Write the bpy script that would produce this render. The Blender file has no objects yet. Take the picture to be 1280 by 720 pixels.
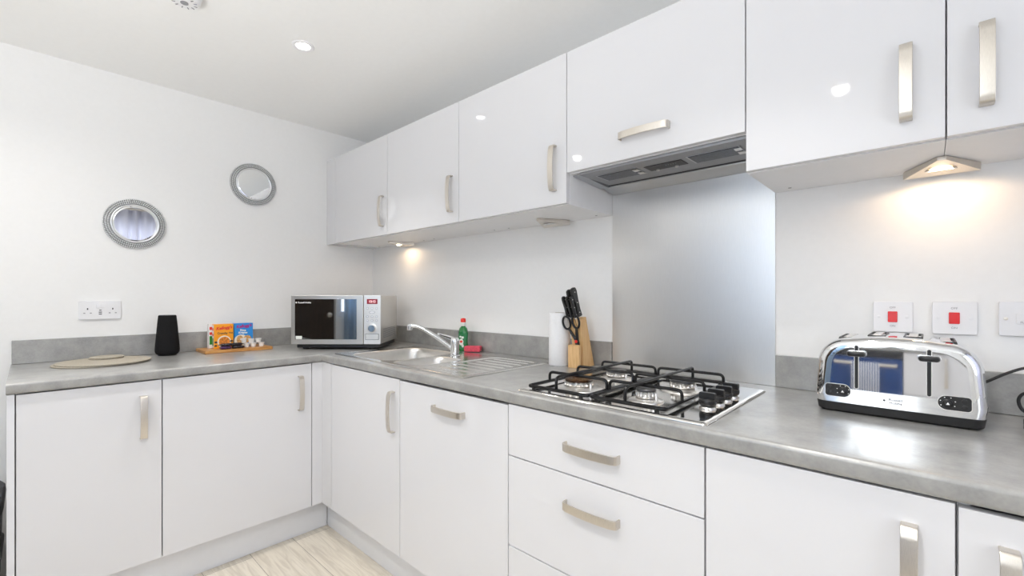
import bpy, bmesh, math, random
from mathutils import Vector, Matrix
random.seed(7)
PI = math.pi
sc = bpy.context.scene
COL = sc.collection

# ------------------------------------------------------------------ materials
def mat(name, col, rough=.5, metal=0., spec=.5, var=.03, vscale=30., coat=0., stretch=None, bump=0., emit=0., ecol=None, trans=0., rvar=0., aniso=0.):
    m = bpy.data.materials.new(name); m.use_nodes = True
    nt = m.node_tree; b = nt.nodes['Principled BSDF']
    b.inputs['Roughness'].default_value = rough
    b.inputs['Metallic'].default_value = metal
    b.inputs['Specular IOR Level'].default_value = spec
    b.inputs['Coat Weight'].default_value = coat
    b.inputs['Coat Roughness'].default_value = .04
    b.inputs['Transmission Weight'].default_value = trans
    b.inputs['Anisotropic'].default_value = aniso
    tc = nt.nodes.new('ShaderNodeTexCoord')
    mp = nt.nodes.new('ShaderNodeMapping')
    if stretch: mp.inputs['Scale'].default_value = stretch
    nt.links.new(tc.outputs['Object'], mp.inputs['Vector'])
    n = nt.nodes.new('ShaderNodeTexNoise'); n.inputs['Scale'].default_value = vscale; n.inputs['Detail'].default_value = 5
    nt.links.new(mp.outputs['Vector'], n.inputs['Vector'])
    r = nt.nodes.new('ShaderNodeValToRGB')
    r.color_ramp.elements[0].position = .3; r.color_ramp.elements[1].position = .7
    r.color_ramp.elements[0].color = (*[max(0, c*(1-var)) for c in col], 1)
    r.color_ramp.elements[1].color = (*[min(1, c*(1+var)) for c in col], 1)
    nt.links.new(n.outputs['Fac'], r.inputs['Fac'])
    nt.links.new(r.outputs['Color'], b.inputs['Base Color'])
    if rvar:
        mr = nt.nodes.new('ShaderNodeMapRange')
        mr.inputs['To Min'].default_value = max(.0, rough-rvar); mr.inputs['To Max'].default_value = rough+rvar
        nt.links.new(n.outputs['Fac'], mr.inputs['Value']); nt.links.new(mr.outputs['Result'], b.inputs['Roughness'])
    if bump:
        bp = nt.nodes.new('ShaderNodeBump'); bp.inputs['Strength'].default_value = bump; bp.inputs['Distance'].default_value = .002
        nt.links.new(n.outputs['Fac'], bp.inputs['Height']); nt.links.new(bp.outputs['Normal'], b.inputs['Normal'])
    if emit:
        b.inputs['Emission Color'].default_value = (*(ecol or col), 1); b.inputs['Emission Strength'].default_value = emit
    return m

WALL = mat('wall_paint', (.87,.87,.868), .7, var=.008, vscale=60, bump=.06)
CEIL = mat('ceiling_paint', (.90,.905,.90), .8, var=.008, vscale=40)
GLOSS = mat('white_gloss_door', (.735,.735,.755), .035, var=.004, vscale=8, spec=.45)
CARC = mat('white_melamine', (.80,.80,.81), .4, var=.01)
CARCG = mat('grey_white_edge', (.62,.62,.64), .4, var=.01)
PLINTH = mat('plinth_white', (.76,.77,.80), .22, var=.01)
NICKEL = mat('brushed_nickel', (.70,.655,.59), .34, 1., var=.05, vscale=40, stretch=(30,30,2), rvar=.06)
CHROME = mat('chrome', (.86,.87,.88), .04, 1., var=.01)
STEEL = mat('stainless_sink', (.74,.73,.71), .2, 1., var=.02, vscale=50, stretch=(2,40,2), rvar=.05)
SPLASH = mat('brushed_splashback', (.80,.795,.785), .35, 1., var=.02, vscale=60, stretch=(12,1,.5))
BOWLST = mat('stainless_bowl', (.70,.685,.66), .36, 1., var=.03, vscale=40)
HOBST = mat('hob_steel', (.70,.685,.66), .11, 1., var=.02, vscale=30, stretch=(2,30,1), rvar=.03)
ALU = mat('burner_aluminium', (.78,.76,.73), .3, 1., var=.04)
HOODM = mat('hood_grey', (.29,.293,.31), .42, .5, var=.03)
HOODD = mat('hood_silver', (.50,.51,.53), .32, .85, var=.03, stretch=(1,20,20))
MWST = mat('microwave_steel', (.71,.685,.645), .3, .9, var=.03, vscale=20, stretch=(2,1,40), rvar=.05)
MWPAN = mat('microwave_panel', (.74,.73,.715), .35, .75, var=.02)
BLACKGL = mat('black_glass', (.006,.006,.007), .03, spec=.9, var=.02)
MWGL = mat('tinted_mirror_glass', (.30,.31,.32), .03, 1., var=.01)
BLACKPL = mat('black_plastic', (.012,.012,.013), .35, var=.1)
BLACKEN = mat('black_enamel', (.006,.006,.007), .3, spec=.3, var=.1, bump=.05, vscale=200)
BLACKCL = mat('black_fabric_mesh', (.008,.008,.009), .8, var=.4, vscale=400, bump=.4, spec=.2)
BURNT = mat('burnt_cap', (.045,.018,.006), .25, .5, var=.6, vscale=40)
GREYCAP = mat('grey_cap', (.10,.10,.105), .3, .5, var=.2)
WHITEPL = mat('white_plastic', (.83,.83,.85), .28, var=.01)
MARK = mat('grey_marking', (.30,.30,.32), .5)
MARKL = mat('white_marking', (.85,.85,.85), .5)
DARKM = mat('dark_marking', (.03,.03,.035), .5)
RED = mat('red_rocker', (.72,.012,.018), .25, var=.03)
REDPL = mat('red_cap_plastic', (.80,.03,.02), .3, var=.05)
DISPLAY = mat('display_red', (.28,.02,.035), .2, var=.05)
DIGIT = mat('display_digit', (1,.55,.55), .4, emit=1.2, ecol=(1,.6,.6))
PAPER = mat('paper_towel', (.86,.86,.87), .9, var=.02, vscale=120, bump=.5)
SPONGE = mat('pink_sponge', (.72,.085,.13), .9, var=.2, vscale=200, bump=.6)
GREENB = mat('green_liquid', (.006,.17,.035), .08, spec=.6, coat=.6, var=.1)
GREENL = mat('green_label', (.02,.20,.07), .4, var=.1)
LABELW = mat('label_white', (.82,.84,.80), .5)
MIRGL = mat('mirror_silver', (.90,.91,.92), .01, 1., var=.002)
BEAD = mat('beaded_silver', (.86,.87,.88), .34, 1., var=.05)
BACKG = mat('mirror_backing', (.36,.365,.37), .4, .5)
MATB = mat('beige_felt', (.41,.37,.30), .85, var=.09, vscale=150, bump=.3)
ORANGE = mat('orange_card', (.92,.36,.015), .4, var=.03)
BLUE = mat('blue_card', (.02,.25,.68), .4, var=.03)
CARDW = mat('white_card', (.82,.80,.80), .5, var=.04)
GREENC = mat('green_print', (.03,.25,.03), .5, var=.1)
REDP = mat('red_print', (.75,.05,.03), .5)
MAGP = mat('magenta_print', (.42,.02,.22), .5)
BROWNP = mat('cereal_print', (.65,.22,.03), .6, var=.5, vscale=120)
TANP = mat('cereal_tan', (.62,.36,.14), .6, var=.5, vscale=160)
CREAMP = mat('cream_print', (.88,.80,.66), .5)
PURPLE = mat('purple_foil', (.045,.012,.075), .28, var=.3)
DARKFO = mat('dark_foil', (.014,.010,.016), .25, var=.4)
POTW = mat('white_pot', (.84,.84,.82), .4, var=.03)
BINM = mat('grey_bin_plastic', (.16,.16,.17), .4, var=.06)
OVENSKY = mat('oven_glass_sky_tint', (.015,.06,.22), .12, spec=.7, var=.1)  # dark glass, with the blue of reflected sky put into its colour
CORD = mat('cord_rubber', (.012,.012,.013), .45, var=.1)
DOORD = mat('dark_walnut', (.030,.017,.009), .35, var=.5, vscale=6, stretch=(8,8,.6))
LENS = mat('lamp_lens_cool', (1,1,1), .3, emit=14, ecol=(1,.97,.93))
LENSW = mat('lamp_lens_warm', (1,.9,.75), .3, emit=22, ecol=(1,.80,.55))
LENSOFF = mat('lamp_lens_off', (.75,.75,.76), .15)
GREYFIL = mat('grease_filter', (.07,.075,.09), .35, .5, var=.5, vscale=120)

def concrete():
    m = mat('concrete_laminate', (.35,.36,.355), .34, spec=.85, var=.02)
    nt = m.node_tree; b = nt.nodes['Principled BSDF']
    b.inputs['Coat Weight'].default_value = .7; b.inputs['Coat Roughness'].default_value = .24
    tc = nt.nodes.new('ShaderNodeTexCoord')
    n1 = nt.nodes.new('ShaderNodeTexNoise'); n1.inputs['Scale'].default_value = 14; n1.inputs['Detail'].default_value = 8; n1.inputs['Roughness'].default_value = .65
    n2 = nt.nodes.new('ShaderNodeTexNoise'); n2.inputs['Scale'].default_value = 160; n2.inputs['Detail'].default_value = 3
    mx = nt.nodes.new('ShaderNodeMath'); mx.operation = 'MULTIPLY_ADD'; mx.inputs[1].default_value = .25
    nt.links.new(tc.outputs['Object'], n1.inputs['Vector']); nt.links.new(tc.outputs['Object'], n2.inputs['Vector'])
    nt.links.new(n2.outputs['Fac'], mx.inputs[0]); nt.links.new(n1.outputs['Fac'], mx.inputs[2])
    r = nt.nodes.new('ShaderNodeValToRGB')
    e = r.color_ramp.elements
    e[0].position = .42; e[0].color = (.235,.235,.230,1); e[1].position = .84; e[1].color = (.385,.380,.365,1)
    nt.links.new(mx.outputs[0], r.inputs['Fac']); nt.links.new(r.outputs['Color'], b.inputs['Base Color'])
    return m
CONC = concrete()

def wood(name, c0, c1, scale=(4,30,30), rough=.4, freq=6):
    m = mat(name, c0, rough)
    nt = m.node_tree; b = nt.nodes['Principled BSDF']
    tc = nt.nodes.new('ShaderNodeTexCoord'); mp = nt.nodes.new('ShaderNodeMapping'); mp.inputs['Scale'].default_value = scale
    n = nt.nodes.new('ShaderNodeTexNoise'); n.inputs['Scale'].default_value = freq; n.inputs['Detail'].default_value = 6
    n.inputs['Distortion'].default_value = .6
    r = nt.nodes.new('ShaderNodeValToRGB'); r.color_ramp.elements[0].position = .35; r.color_ramp.elements[1].position = .65
    r.color_ramp.elements[0].color = (*c0,1); r.color_ramp.elements[1].color = (*c1,1)
    nt.links.new(tc.outputs['Object'], mp.inputs['Vector']); nt.links.new(mp.outputs['Vector'], n.inputs['Vector'])
    nt.links.new(n.outputs['Fac'], r.inputs['Fac']); nt.links.new(r.outputs['Color'], b.inputs['Base Color'])
    return m
BEECH = wood('beech', (.66,.40,.175), (.78,.52,.26), (30,30,3), .45, 3)
BAMBOO = wood('bamboo', (.42,.18,.045), (.62,.32,.10), (25,3,25), .4, 4)

def floor_mat():
    m = mat('pale_wood_floor', (.62,.57,.49), .32)
    nt = m.node_tree; b = nt.nodes['Principled BSDF']
    tc = nt.nodes.new('ShaderNodeTexCoord')
    br = nt.nodes.new('ShaderNodeTexBrick')
    br.inputs['Scale'].default_value = 1; br.inputs['Brick Width'].default_value = 1.2; br.inputs['Row Height'].default_value = .19
    br.inputs['Mortar Size'].default_value = .0012; br.inputs['Mortar'].default_value = (.33,.29,.23,1)
    br.inputs['Color1'].default_value = (.80,.74,.64,1); br.inputs['Color2'].default_value = (.74,.68,.58,1)
    mp = nt.nodes.new('ShaderNodeMapping'); mp.inputs['Scale'].default_value = (2,22,1)
    n = nt.nodes.new('ShaderNodeTexNoise'); n.inputs['Scale'].default_value = 2.2; n.inputs['Detail'].default_value = 8; n.inputs['Distortion'].default_value = 1.2
    r = nt.nodes.new('ShaderNodeValToRGB'); r.color_ramp.elements[0].position = .35; r.color_ramp.elements[1].position = .6
    r.color_ramp.elements[0].color = (.76,.74,.72,1); r.color_ramp.elements[1].color = (1,1,1,1)
    mx = nt.nodes.new('ShaderNodeMix'); mx.data_type = 'RGBA'; mx.blend_type = 'MULTIPLY'; mx.inputs['Factor'].default_value = .8
    nt.links.new(tc.outputs['Object'], br.inputs['Vector']); nt.links.new(tc.outputs['Object'], mp.inputs['Vector'])
    nt.links.new(mp.outputs['Vector'], n.inputs['Vector']); nt.links.new(n.outputs['Fac'], r.inputs['Fac'])
    nt.links.new(br.outputs['Color'], mx.inputs['A']); nt.links.new(r.outputs['Color'], mx.inputs['B'])
    nt.links.new(mx.outputs['Result'], b.inputs['Base Color'])
    return m
FLOOR = floor_mat()

def stripes(name, ca, cb, freq, axis):
    m = mat(name, ca, .9)
    nt = m.node_tree; b = nt.nodes['Principled BSDF']
    tc = nt.nodes.new('ShaderNodeTexCoord'); w = nt.nodes.new('ShaderNodeTexWave')
    w.wave_type = 'BANDS'; w.bands_direction = axis; w.inputs['Scale'].default_value = freq
    r = nt.nodes.new('ShaderNodeValToRGB'); r.color_ramp.interpolation = 'CONSTANT'
    r.color_ramp.elements[0].color = (*ca,1); r.color_ramp.elements[1].position = .5; r.color_ramp.elements[1].color = (*cb,1)
    nt.links.new(tc.outputs['Object'], w.inputs['Vector']); nt.links.new(w.outputs['Fac'], r.inputs['Fac'])
    nt.links.new(r.outputs['Color'], b.inputs['Base Color'])
    return m
TOWEL = stripes('striped_towel', (.01,.03,.12), (.75,.78,.85), 16, 'X')

def curtain_mat(nm, ca, cb):
    m = bpy.data.materials.new(nm); m.use_nodes = True
    nt = m.node_tree; nt.nodes.clear()
    o = nt.nodes.new('ShaderNodeOutputMaterial'); d = nt.nodes.new('ShaderNodeBsdfDiffuse'); t = nt.nodes.new('ShaderNodeBsdfTranslucent')
    mx = nt.nodes.new('ShaderNodeMixShader'); mx.inputs[0].default_value = .55
    n = nt.nodes.new('ShaderNodeTexNoise'); n.inputs['Scale'].default_value = 300
    r = nt.nodes.new('ShaderNodeValToRGB'); r.color_ramp.elements[0].color = (*ca,1); r.color_ramp.elements[1].color = (*cb,1)
    nt.links.new(n.outputs['Fac'], r.inputs['Fac'])
    nt.links.new(r.outputs['Color'], d.inputs['Color']); nt.links.new(r.outputs['Color'], t.inputs['Color'])
    nt.links.new(d.outputs[0], mx.inputs[1]); nt.links.new(t.outputs[0], mx.inputs[2]); nt.links.new(mx.outputs[0], o.inputs[0])
    return m
CURT = curtain_mat('blue_curtain', (.50,.62,.74), (.62,.72,.82))
CURTW = curtain_mat('white_curtain', (.80,.80,.86), (.90,.90,.94))
DAYLIGHT2 = mat('lit_side_window_daylight', (.8,.9,1), .5, emit=1.9, ecol=(.95,.975,1.0))
DAYLIGHT = mat('lit_window_daylight', (.8,.9,1), .5, emit=3.5, ecol=(.95,.975,1.0))

# ------------------------------------------------------------------ mesh helpers
def B(): return bmesh.new()
def box(bm, x0, x1, y0, y1, z0, z1):
    vs = [bm.verts.new(p) for p in ((x0,y0,z0),(x1,y0,z0),(x1,y1,z0),(x0,y1,z0),(x0,y0,z1),(x1,y0,z1),(x1,y1,z1),(x0,y1,z1))]
    for f in ((0,3,2,1),(4,5,6,7),(0,1,5,4),(1,2,6,5),(2,3,7,6),(3,0,4,7)): bm.faces.new([vs[i] for i in f])
    return vs
def loops(bm, rings, closed=True, cap=True):
    R = [[bm.verts.new(p) for p in r] for r in rings]
    n = len(R[0])
    for a, b in zip(R, R[1:]):
        for i in range(n if closed else n-1):
            j = (i+1) % n
            bm.faces.new((a[i], a[j], b[j], b[i]))
    if cap:
        bm.faces.new(list(reversed(R[0]))); bm.faces.new(R[-1])
    return R
def lathe(bm, prof, c=(0,0,0), seg=32, axis='z', cap=True):
    rings = []
    for r, h in prof:
        ring = []
        for i in range(seg):
            a = 2*PI*i/seg; u, v = r*math.cos(a), r*math.sin(a)
            p = {'z':(u,v,h), 'y':(u,-h,v), 'x':(h,u,v)}[axis]
            ring.append((c[0]+p[0], c[1]+p[1], c[2]+p[2]))
        rings.append(ring)
    return loops(bm, rings, cap=cap)
def sweep(bm, pts, r, seg=8, closed=False, cap=True):
    P = [Vector(p) for p in pts]; n = len(P)
    rad = r if isinstance(r, (list, tuple)) else [r]*n
    rings = []; prev = None
    for i in range(n):
        if closed: t = (P[(i+1)%n]-P[i-1]).normalized()
        else: t = (P[min(i+1,n-1)]-P[max(i-1,0)]).normalized()
        if prev is None:
            up = Vector((0,0,1)) if abs(t.z) < .9 else Vector((1,0,0))
            nrm = (up - t*up.dot(t)).normalized()
        else:
            nrm = prev - t*prev.dot(t)
            nrm = nrm.normalized() if nrm.length > 1e-6 else prev
        prev = nrm; bn = t.cross(nrm)
        rings.append([tuple(P[i]+(nrm*math.cos(2*PI*k/seg)+bn*math.sin(2*PI*k/seg))*rad[i]) for k in range(seg)])
    if closed: rings.append(rings[0])
    return loops(bm, rings, cap=cap and not closed)
def smooth_path(pts, n=8):
    P = [Vector(p) for p in pts]; out = []
    Q = [P[0]*2-P[1]]+P+[P[-1]*2-P[-2]]
    for i in range(1, len(Q)-2):
        a, b, c, d = Q[i-1:i+3]
        for k in range(n):
            t = k/n
            out.append(.5*((2*b)+(c-a)*t+(2*a-5*b+4*c-d)*t*t+(3*b-a-3*c+d)*t**3))
    out.append(P[-1]); return out
def fillet(pts, r, n=5):
    P = [Vector(p) for p in pts]; out = [P[0]]
    for i in range(1, len(P)-1):
        a, b, c = P[i-1], P[i], P[i+1]
        d0 = (a-b).normalized(); d1 = (c-b).normalized()
        p0, p1 = b+d0*r, b+d1*r
        for k in range(n+1):
            t = k/n; out.append((1-t)**2*p0+2*t*(1-t)*b+t*t*p1)
    out.append(P[-1]); return out
def rrect(w, h, r, n=6, cx=0, cy=0):
    out = []
    for qx, qy, a0 in ((1,1,0),(-1,1,PI/2),(-1,-1,PI),(1,-1,1.5*PI)):
        for k in range(n+1):
            a = a0+PI/2*k/n
            out.append((cx+qx*(w/2-r)+r*math.cos(a), cy+qy*(h/2-r)+r*math.sin(a)))
    return out
def prism(bm, poly, f, a, b):
    """poly of (u,v); f(u,v,w)->xyz; from w=a to w=b"""
    return loops(bm, [[f(u,v,a) for u,v in poly], [f(u,v,b) for u,v in poly]])

ROOT = {}
def thing(name, label, cat, loc=(0,0,0), rz=0, group=None):
    o = bpy.data.objects.new(name, None); COL.objects.link(o)
    o.empty_display_size = .05
    o.location = loc; o.rotation_euler = (0,0,rz); tag(o, label, cat, group)
    ROOT[o.name] = Matrix.Translation(loc) @ Matrix.Rotation(rz, 4, 'Z')
    return o
def tag(o, label, cat, group=None):
    o['label'] = label; o['category'] = cat
    if group: o['group'] = group
    return o
def root_matrix(p):
    while p.parent: p = p.parent
    return ROOT.get(p.name, Matrix.Translation(p.location))
def ob(name, bm, m, parent=None, world=True, bev=0, seg=2, ang=35, label=None, origin=None, smooth=True):
    if bev:
        bm.normal_update()
        es = [e for e in bm.edges if len(e.link_faces) == 2 and e.calc_face_angle(0) > math.radians(40)]
        bmesh.ops.bevel(bm, geom=es, offset=bev, segments=seg, profile=.5, affect='EDGES', clamp_overlap=True)
    bmesh.ops.recalc_face_normals(bm, faces=bm.faces)
    inv = None
    if parent is not None and world: inv = root_matrix(parent).inverted()
    if parent is None and origin is None:
        xs = [v.co for v in bm.verts]
        origin = (sum(v.x for v in xs)/len(xs), sum(v.y for v in xs)/len(xs), min(v.z for v in xs))
    if inv is not None: bm.transform(inv)
    if parent is None: bm.transform(Matrix.Translation(origin).inverted())
    me = bpy.data.meshes.new(name); bm.to_mesh(me); bm.free()
    if smooth:
        for p in me.polygons: p.use_smooth = True
        me.set_sharp_from_angle(angle=math.radians(ang))
    mats = m if isinstance(m, (list, tuple)) else [m]
    for k in mats: me.materials.append(k)
    o = bpy.data.objects.new(name, me); COL.objects.link(o)
    if parent is not None: o.parent = parent
    else: o.location = origin
    if bev and smooth:
        wn = o.modifiers.new('weighted', 'WEIGHTED_NORMAL'); wn.weight = 100; wn.keep_sharp = True
    if label: o['label'] = label
    return o
def struct(name, bm, m, **k):
    o = ob(name, bm, m, **k); o['kind'] = 'structure'; return o
def text(name, s, size, m, parent, loc, frame, shear=0, ext=.0003, bold=0., align='CENTER', sx=1.):
    """lettering as a mesh; frame = (right, up) vectors in world space"""
    cu = bpy.data.curves.new('tmp', 'FONT'); cu.body = s; cu.size = size; cu.extrude = ext; cu.align_x = align; cu.align_y = 'CENTER'
    cu.shear = shear; cu.offset = bold; cu.resolution_u = 3
    t = bpy.data.objects.new('tmp', cu); COL.objects.link(t)
    dg = bpy.context.evaluated_depsgraph_get()
    me = bpy.data.meshes.new_from_object(t.evaluated_get(dg))
    bpy.data.objects.remove(t); bpy.data.curves.remove(cu)
    r = Vector(frame[0]).normalized(); u = Vector(frame[1]).normalized(); n = r.cross(u)
    M = Matrix.Translation(loc) @ Matrix(((r.x,u.x,n.x,0),(r.y,u.y,n.y,0),(r.z,u.z,n.z,0),(0,0,0,1))) @ Matrix.Diagonal((sx,1,1,1))
    me.transform(root_matrix(parent).inverted() @ M)
    me.materials.clear(); me.materials.append(m); me.name = name
    o = bpy.data.objects.new(name, me); COL.objects.link(o); o.parent = parent
    return o
def copy_tree(o, parent=None):
    c = o.copy(); COL.objects.link(c)
    if parent is not None: c.parent = parent
    for ch in list(o.children): copy_tree(ch, c)
    return c

# ------------------------------------------------------------------ room
CZ = 2.279; YB = -3.05; XR = 4.2
bm = B(); box(bm, -.12, XR+.12, YB-.12, .12, -.08, 0); struct('floor', bm, FLOOR, origin=(0,0,0), smooth=False)
bm = B(); box(bm, -.12, XR+.12, YB-.12, .12, CZ, CZ+.1); struct('ceiling', bm, CEIL, smooth=False)
bm = B(); box(bm, -.12, 0, YB-.12, .12, 0, CZ); struct('wall_left', bm, WALL, smooth=False)
bm = B(); box(bm, 0, XR, 0, .12, 0, CZ); struct('wall_back', bm, WALL, smooth=False)
W1 = (1.52, 2.95, .98, 2.12)        # window in the wall behind the camera
W2 = (-2.35, -.45, .85, 2.16)       # window in the right wall
D1 = (.55, 1.50, 2.03)
bm = B()
for a in ((0,D1[0],0,CZ),(D1[0],D1[1],D1[2],CZ),(D1[1],W1[0],0,CZ),(W1[0],W1[1],0,W1[2]),(W1[0],W1[1],W1[3],CZ),(W1[1],XR,0,CZ)):
    box(bm, a[0], a[1], YB-.12, YB, a[2], a[3])
struct('wall_front', bm, WALL, smooth=False)
bm = B()
for a in ((YB-.12,W2[0],0,CZ),(W2[0],W2[1],0,W2[2]),(W2[0],W2[1],W2[3],CZ),(W2[1],.12,0,CZ)):
    box(bm, XR, XR+.12, a[0], a[1], a[2], a[3])
struct('wall_right', bm, WALL, smooth=False)
def frame_win(name, x0, x1, z0, z1, along, pos, dm):
    f = B(); g = B()
    def bx(b, a0, a1, d0, d1, c0, c1):
        if along == 'x': box(b, a0, a1, pos+d0, pos+d1, c0, c1)
        else: box(b, pos-d1, pos-d0, a0, a1, c0, c1)
    t = .055
    d0, d1 = (-.09, -.03)
    bx(f, x0, x1, d0, d1, z0, z0+t); bx(f, x0, x1, d0, d1, z1-t, z1)
    xm = (x0+x1)/2
    for a in (x0, xm-t/2, x1-t): bx(f, a, a+t, d0, d1, z0+t, z1-t)
    bx(g, x0+t, xm-t/2, -.07, -.06, z0+t, z1-t); bx(g, xm+t/2, x1-t, -.07, -.06, z0+t, z1-t)
    fo = struct(name, f, WHITEPL, bev=.003)
    go = ob('pane', g, dm, fo); return fo
frame_win('window_1', *W1, 'x', YB, DAYLIGHT)
frame_win('window_2', *W2, 'y', XR, DAYLIGHT2)
bm = B(); box(bm, D1[0], D1[1], YB-.10, YB-.05, 0, D1[2]); d = struct('door_1', bm, DOORD, bev=.003)
bm = B(); lathe(bm, [(.012,0),(.012,.04),(.026,.045),(.026,.06),(.01,.068)], (D1[1]-.07, YB-.05, 1.0), 20, 'y'); 
for v in bm.verts: v.co.y = 2*(YB-.05)-v.co.y if v.co.y < YB-.05 else v.co.y
ob('door_handle', bm, NICKEL, d)

def curtain(name, label, a0, a1, pos, z0, z1, along, folds, m):
    bm = B(); rings = []
    n = 90
    for z in [z0+(z1-z0)*k/6 for k in range(7)]:
        row = []
        for i in range(n+1):
            s = a0+(a1-a0)*i/n
            d = .028*math.sin(2*PI*folds*i/n + .4*math.sin(i*.13)) + .008*math.sin(i*.9)
            row.append((s, pos+d, z) if along == 'x' else (pos+d, s, z))
        rings.append(row)
    loops(bm, rings, closed=False, cap=False)
    t = thing(name, label, 'curtain', (a0, pos, 0) if along == 'x' else (pos, a0, 0))
    o = ob('fabric', bm, m, t)
    md = o.modifiers.new('thick', 'SOLIDIFY'); md.thickness = .0015
    r = B(); p0 = (a0-.05, pos, z1+.012) if along == 'x' else (pos, a0-.05, z1+.012); p1 = (a1+.05, pos, z1+.012) if along == 'x' else (pos, a1+.05, z1+.012)
    sweep(r, [p0, p1], .012, 12); ob('rail', r, NICKEL, t)
curtain('curtain', 'pale blue curtain seen in the dark microwave door glass', 1.57, 2.17, YB+.06, .03, 2.16, 'x', 6.5, CURT)
curtain('curtain', 'pale white curtain seen in the round mirror above the socket', -1.25, -.35, XR-.07, .03, 2.235, 'y', 9, CURTW)

# ------------------------------------------------------------------ handles
def strap(bm, L=.168, w=.0225, out=.024, bow=.007, th=.0045):
    """bow handle in (s, o, w) space: returns 4-corner rings"""
    path = []
    n = 24
    for i in range(n+1):
        s = -L/2+L*i/n; q = abs(s)/(L/2)
        o = out+bow*(1-q*q)
        path.append((s, o))
    c = .010
    def arc(sg):
        e = []
        for k in range(6):
            a = k/5*PI/2
            e.append((sg*(L/2-c+c*math.sin(PI/2-a+0)) if 0 else sg*(L/2-c*(1-math.cos(a))), out-c*(1-math.sin(a))))
        return e
    left = [(-L/2, 0)]+[(s, o) for s, o in arc(-1)]
    right = [(s, o) for s, o in reversed(arc(1))]+[(L/2, 0)]
    mid = [p for p in path if abs(p[0]) < L/2-c]
    path = left+mid+right
    outp = []
    for i in range(len(path)):
        a = Vector(path[max(0,i-1)]); b = Vector(path[min(len(path)-1,i+1)]); t = (b-a).normalized()
        nn = Vector((t.y, -t.x))
        p = Vector(path[i]); q = p+nn*th
        outp.append((p, q))
    return outp, w
def handle(parent, c, face, orient, L=.168):
    outp, w = strap(B(), L)
    bm = B(); rings = []
    for p, q in outp:
        ring = []
        for (pt, ww) in ((p,-w/2),(p,w/2),(q,w/2),(q,-w/2)):
            s, o = pt.x, max(0, pt.y)
            if face == 'hob':
                ring.append((c[0]+ww, c[1]-o, c[2]+s) if orient == 'v' else (c[0]+s, c[1]-o, c[2]+ww))
            elif face == 'left':
                ring.append((c[0]+o, c[1]+ww, c[2]+s) if orient == 'v' else (c[0]+o, c[1]+s, c[2]+ww))
            else:   # facing +y
                ring.append((c[0]+ww, c[1]+o, c[2]+s) if orient == 'v' else (c[0]+s, c[1]+o, c[2]+ww))
        rings.append(ring)
    loops(bm, rings)
    return ob('handle', bm, NICKEL, parent, bev=.0012, seg=2)

# ------------------------------------------------------------------ base cabinets
TOP = .91; TB = .872
FX = .621; FY = -.637; DT = .02
G = 'white gloss base cabinets'
def open_box(bm, x0, x1, y0, y1, z0, z1, t=.016, top=False):
    box(bm, x0, x0+t, y0, y1, z0, z1); box(bm, x1-t, x1, y0, y1, z0, z1)
    box(bm, x0+t, x1-t, y0, y1, z0, z0+t); box(bm, x0+t, x1-t, y1-t, y1, z0+t, z1)
    if top: box(bm, x0+t, x1-t, y0, y1-t, z1-t, z1)
def hob_base(label, x0, x1, fronts, name='base_cabinet', cat='cabinet'):
    t = thing(name, label, cat, ((x0+x1)/2, -.3, 0), 0, G)
    bm = B(); open_box(bm, x0+.0005, x1-.0005, FY+DT+.001, -.015, .151, .8705); ob('carcass', bm, CARC, t, smooth=False)
    for xx in (x0+.05, x1-.05):
        for yy in (-.52, -.08):
            bm = B(); lathe(bm, [(.018,0),(.018,.151)], (xx,yy,0), 12); ob('leg', bm, BLACKPL, t)
    for kind, fx0, fx1, z0, z1, hc, orient in fronts:
        bm = B(); box(bm, fx0, fx1, FY, FY+DT, z0, z1); dr = ob(kind, bm, GLOSS, t, bev=.0016)
        if hc: handle(dr, (hc[0], FY, hc[1]), 'hob', orient)
    return t
Z0, Z1 = .153, .8675
g = .0018
hob_base('gloss white base cabinet below the sink bowls, first from the corner', .7215, 1.3235, [('door', .7215+g, 1.3235-g, Z0, Z1, (1.278,.731), 'v')])
hob_base('gloss white appliance front with horizontal handle below the sink drainer', 1.3235, 1.9225, [('door', 1.3235+g, 1.9225-g, Z0, Z1-.004, (1.637,.795), 'h')], 'appliance_housing', 'cabinet')
hob_base('gloss white drawer unit below the gas hob', 1.9225, 2.5185, [('drawer_front', 1.9225+g, 2.5185-g, .711, Z1, (2.227,.790), 'h'), ('drawer_front', 1.9225+g, 2.5185-g, .4325, .7075, (2.227,.629), 'h'), ('drawer_front', 1.9225+g, 2.5185-g, Z0, .429, (2.227,.35), 'h')], 'drawer_unit', 'drawers')
hob_base('narrow white base cabinet right of the drawers, handle at its right edge', 2.5185, 2.912, [('door', 2.5185+g, 2.912-g, Z0, Z1, (2.855,.735), 'v')])
hob_base('white base cabinet at the bottom right corner, handle at its left edge', 2.912, 3.512, [('door', 2.912+g, 3.512-g, Z0, Z1-.004, (2.968,.735), 'v')])

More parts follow.
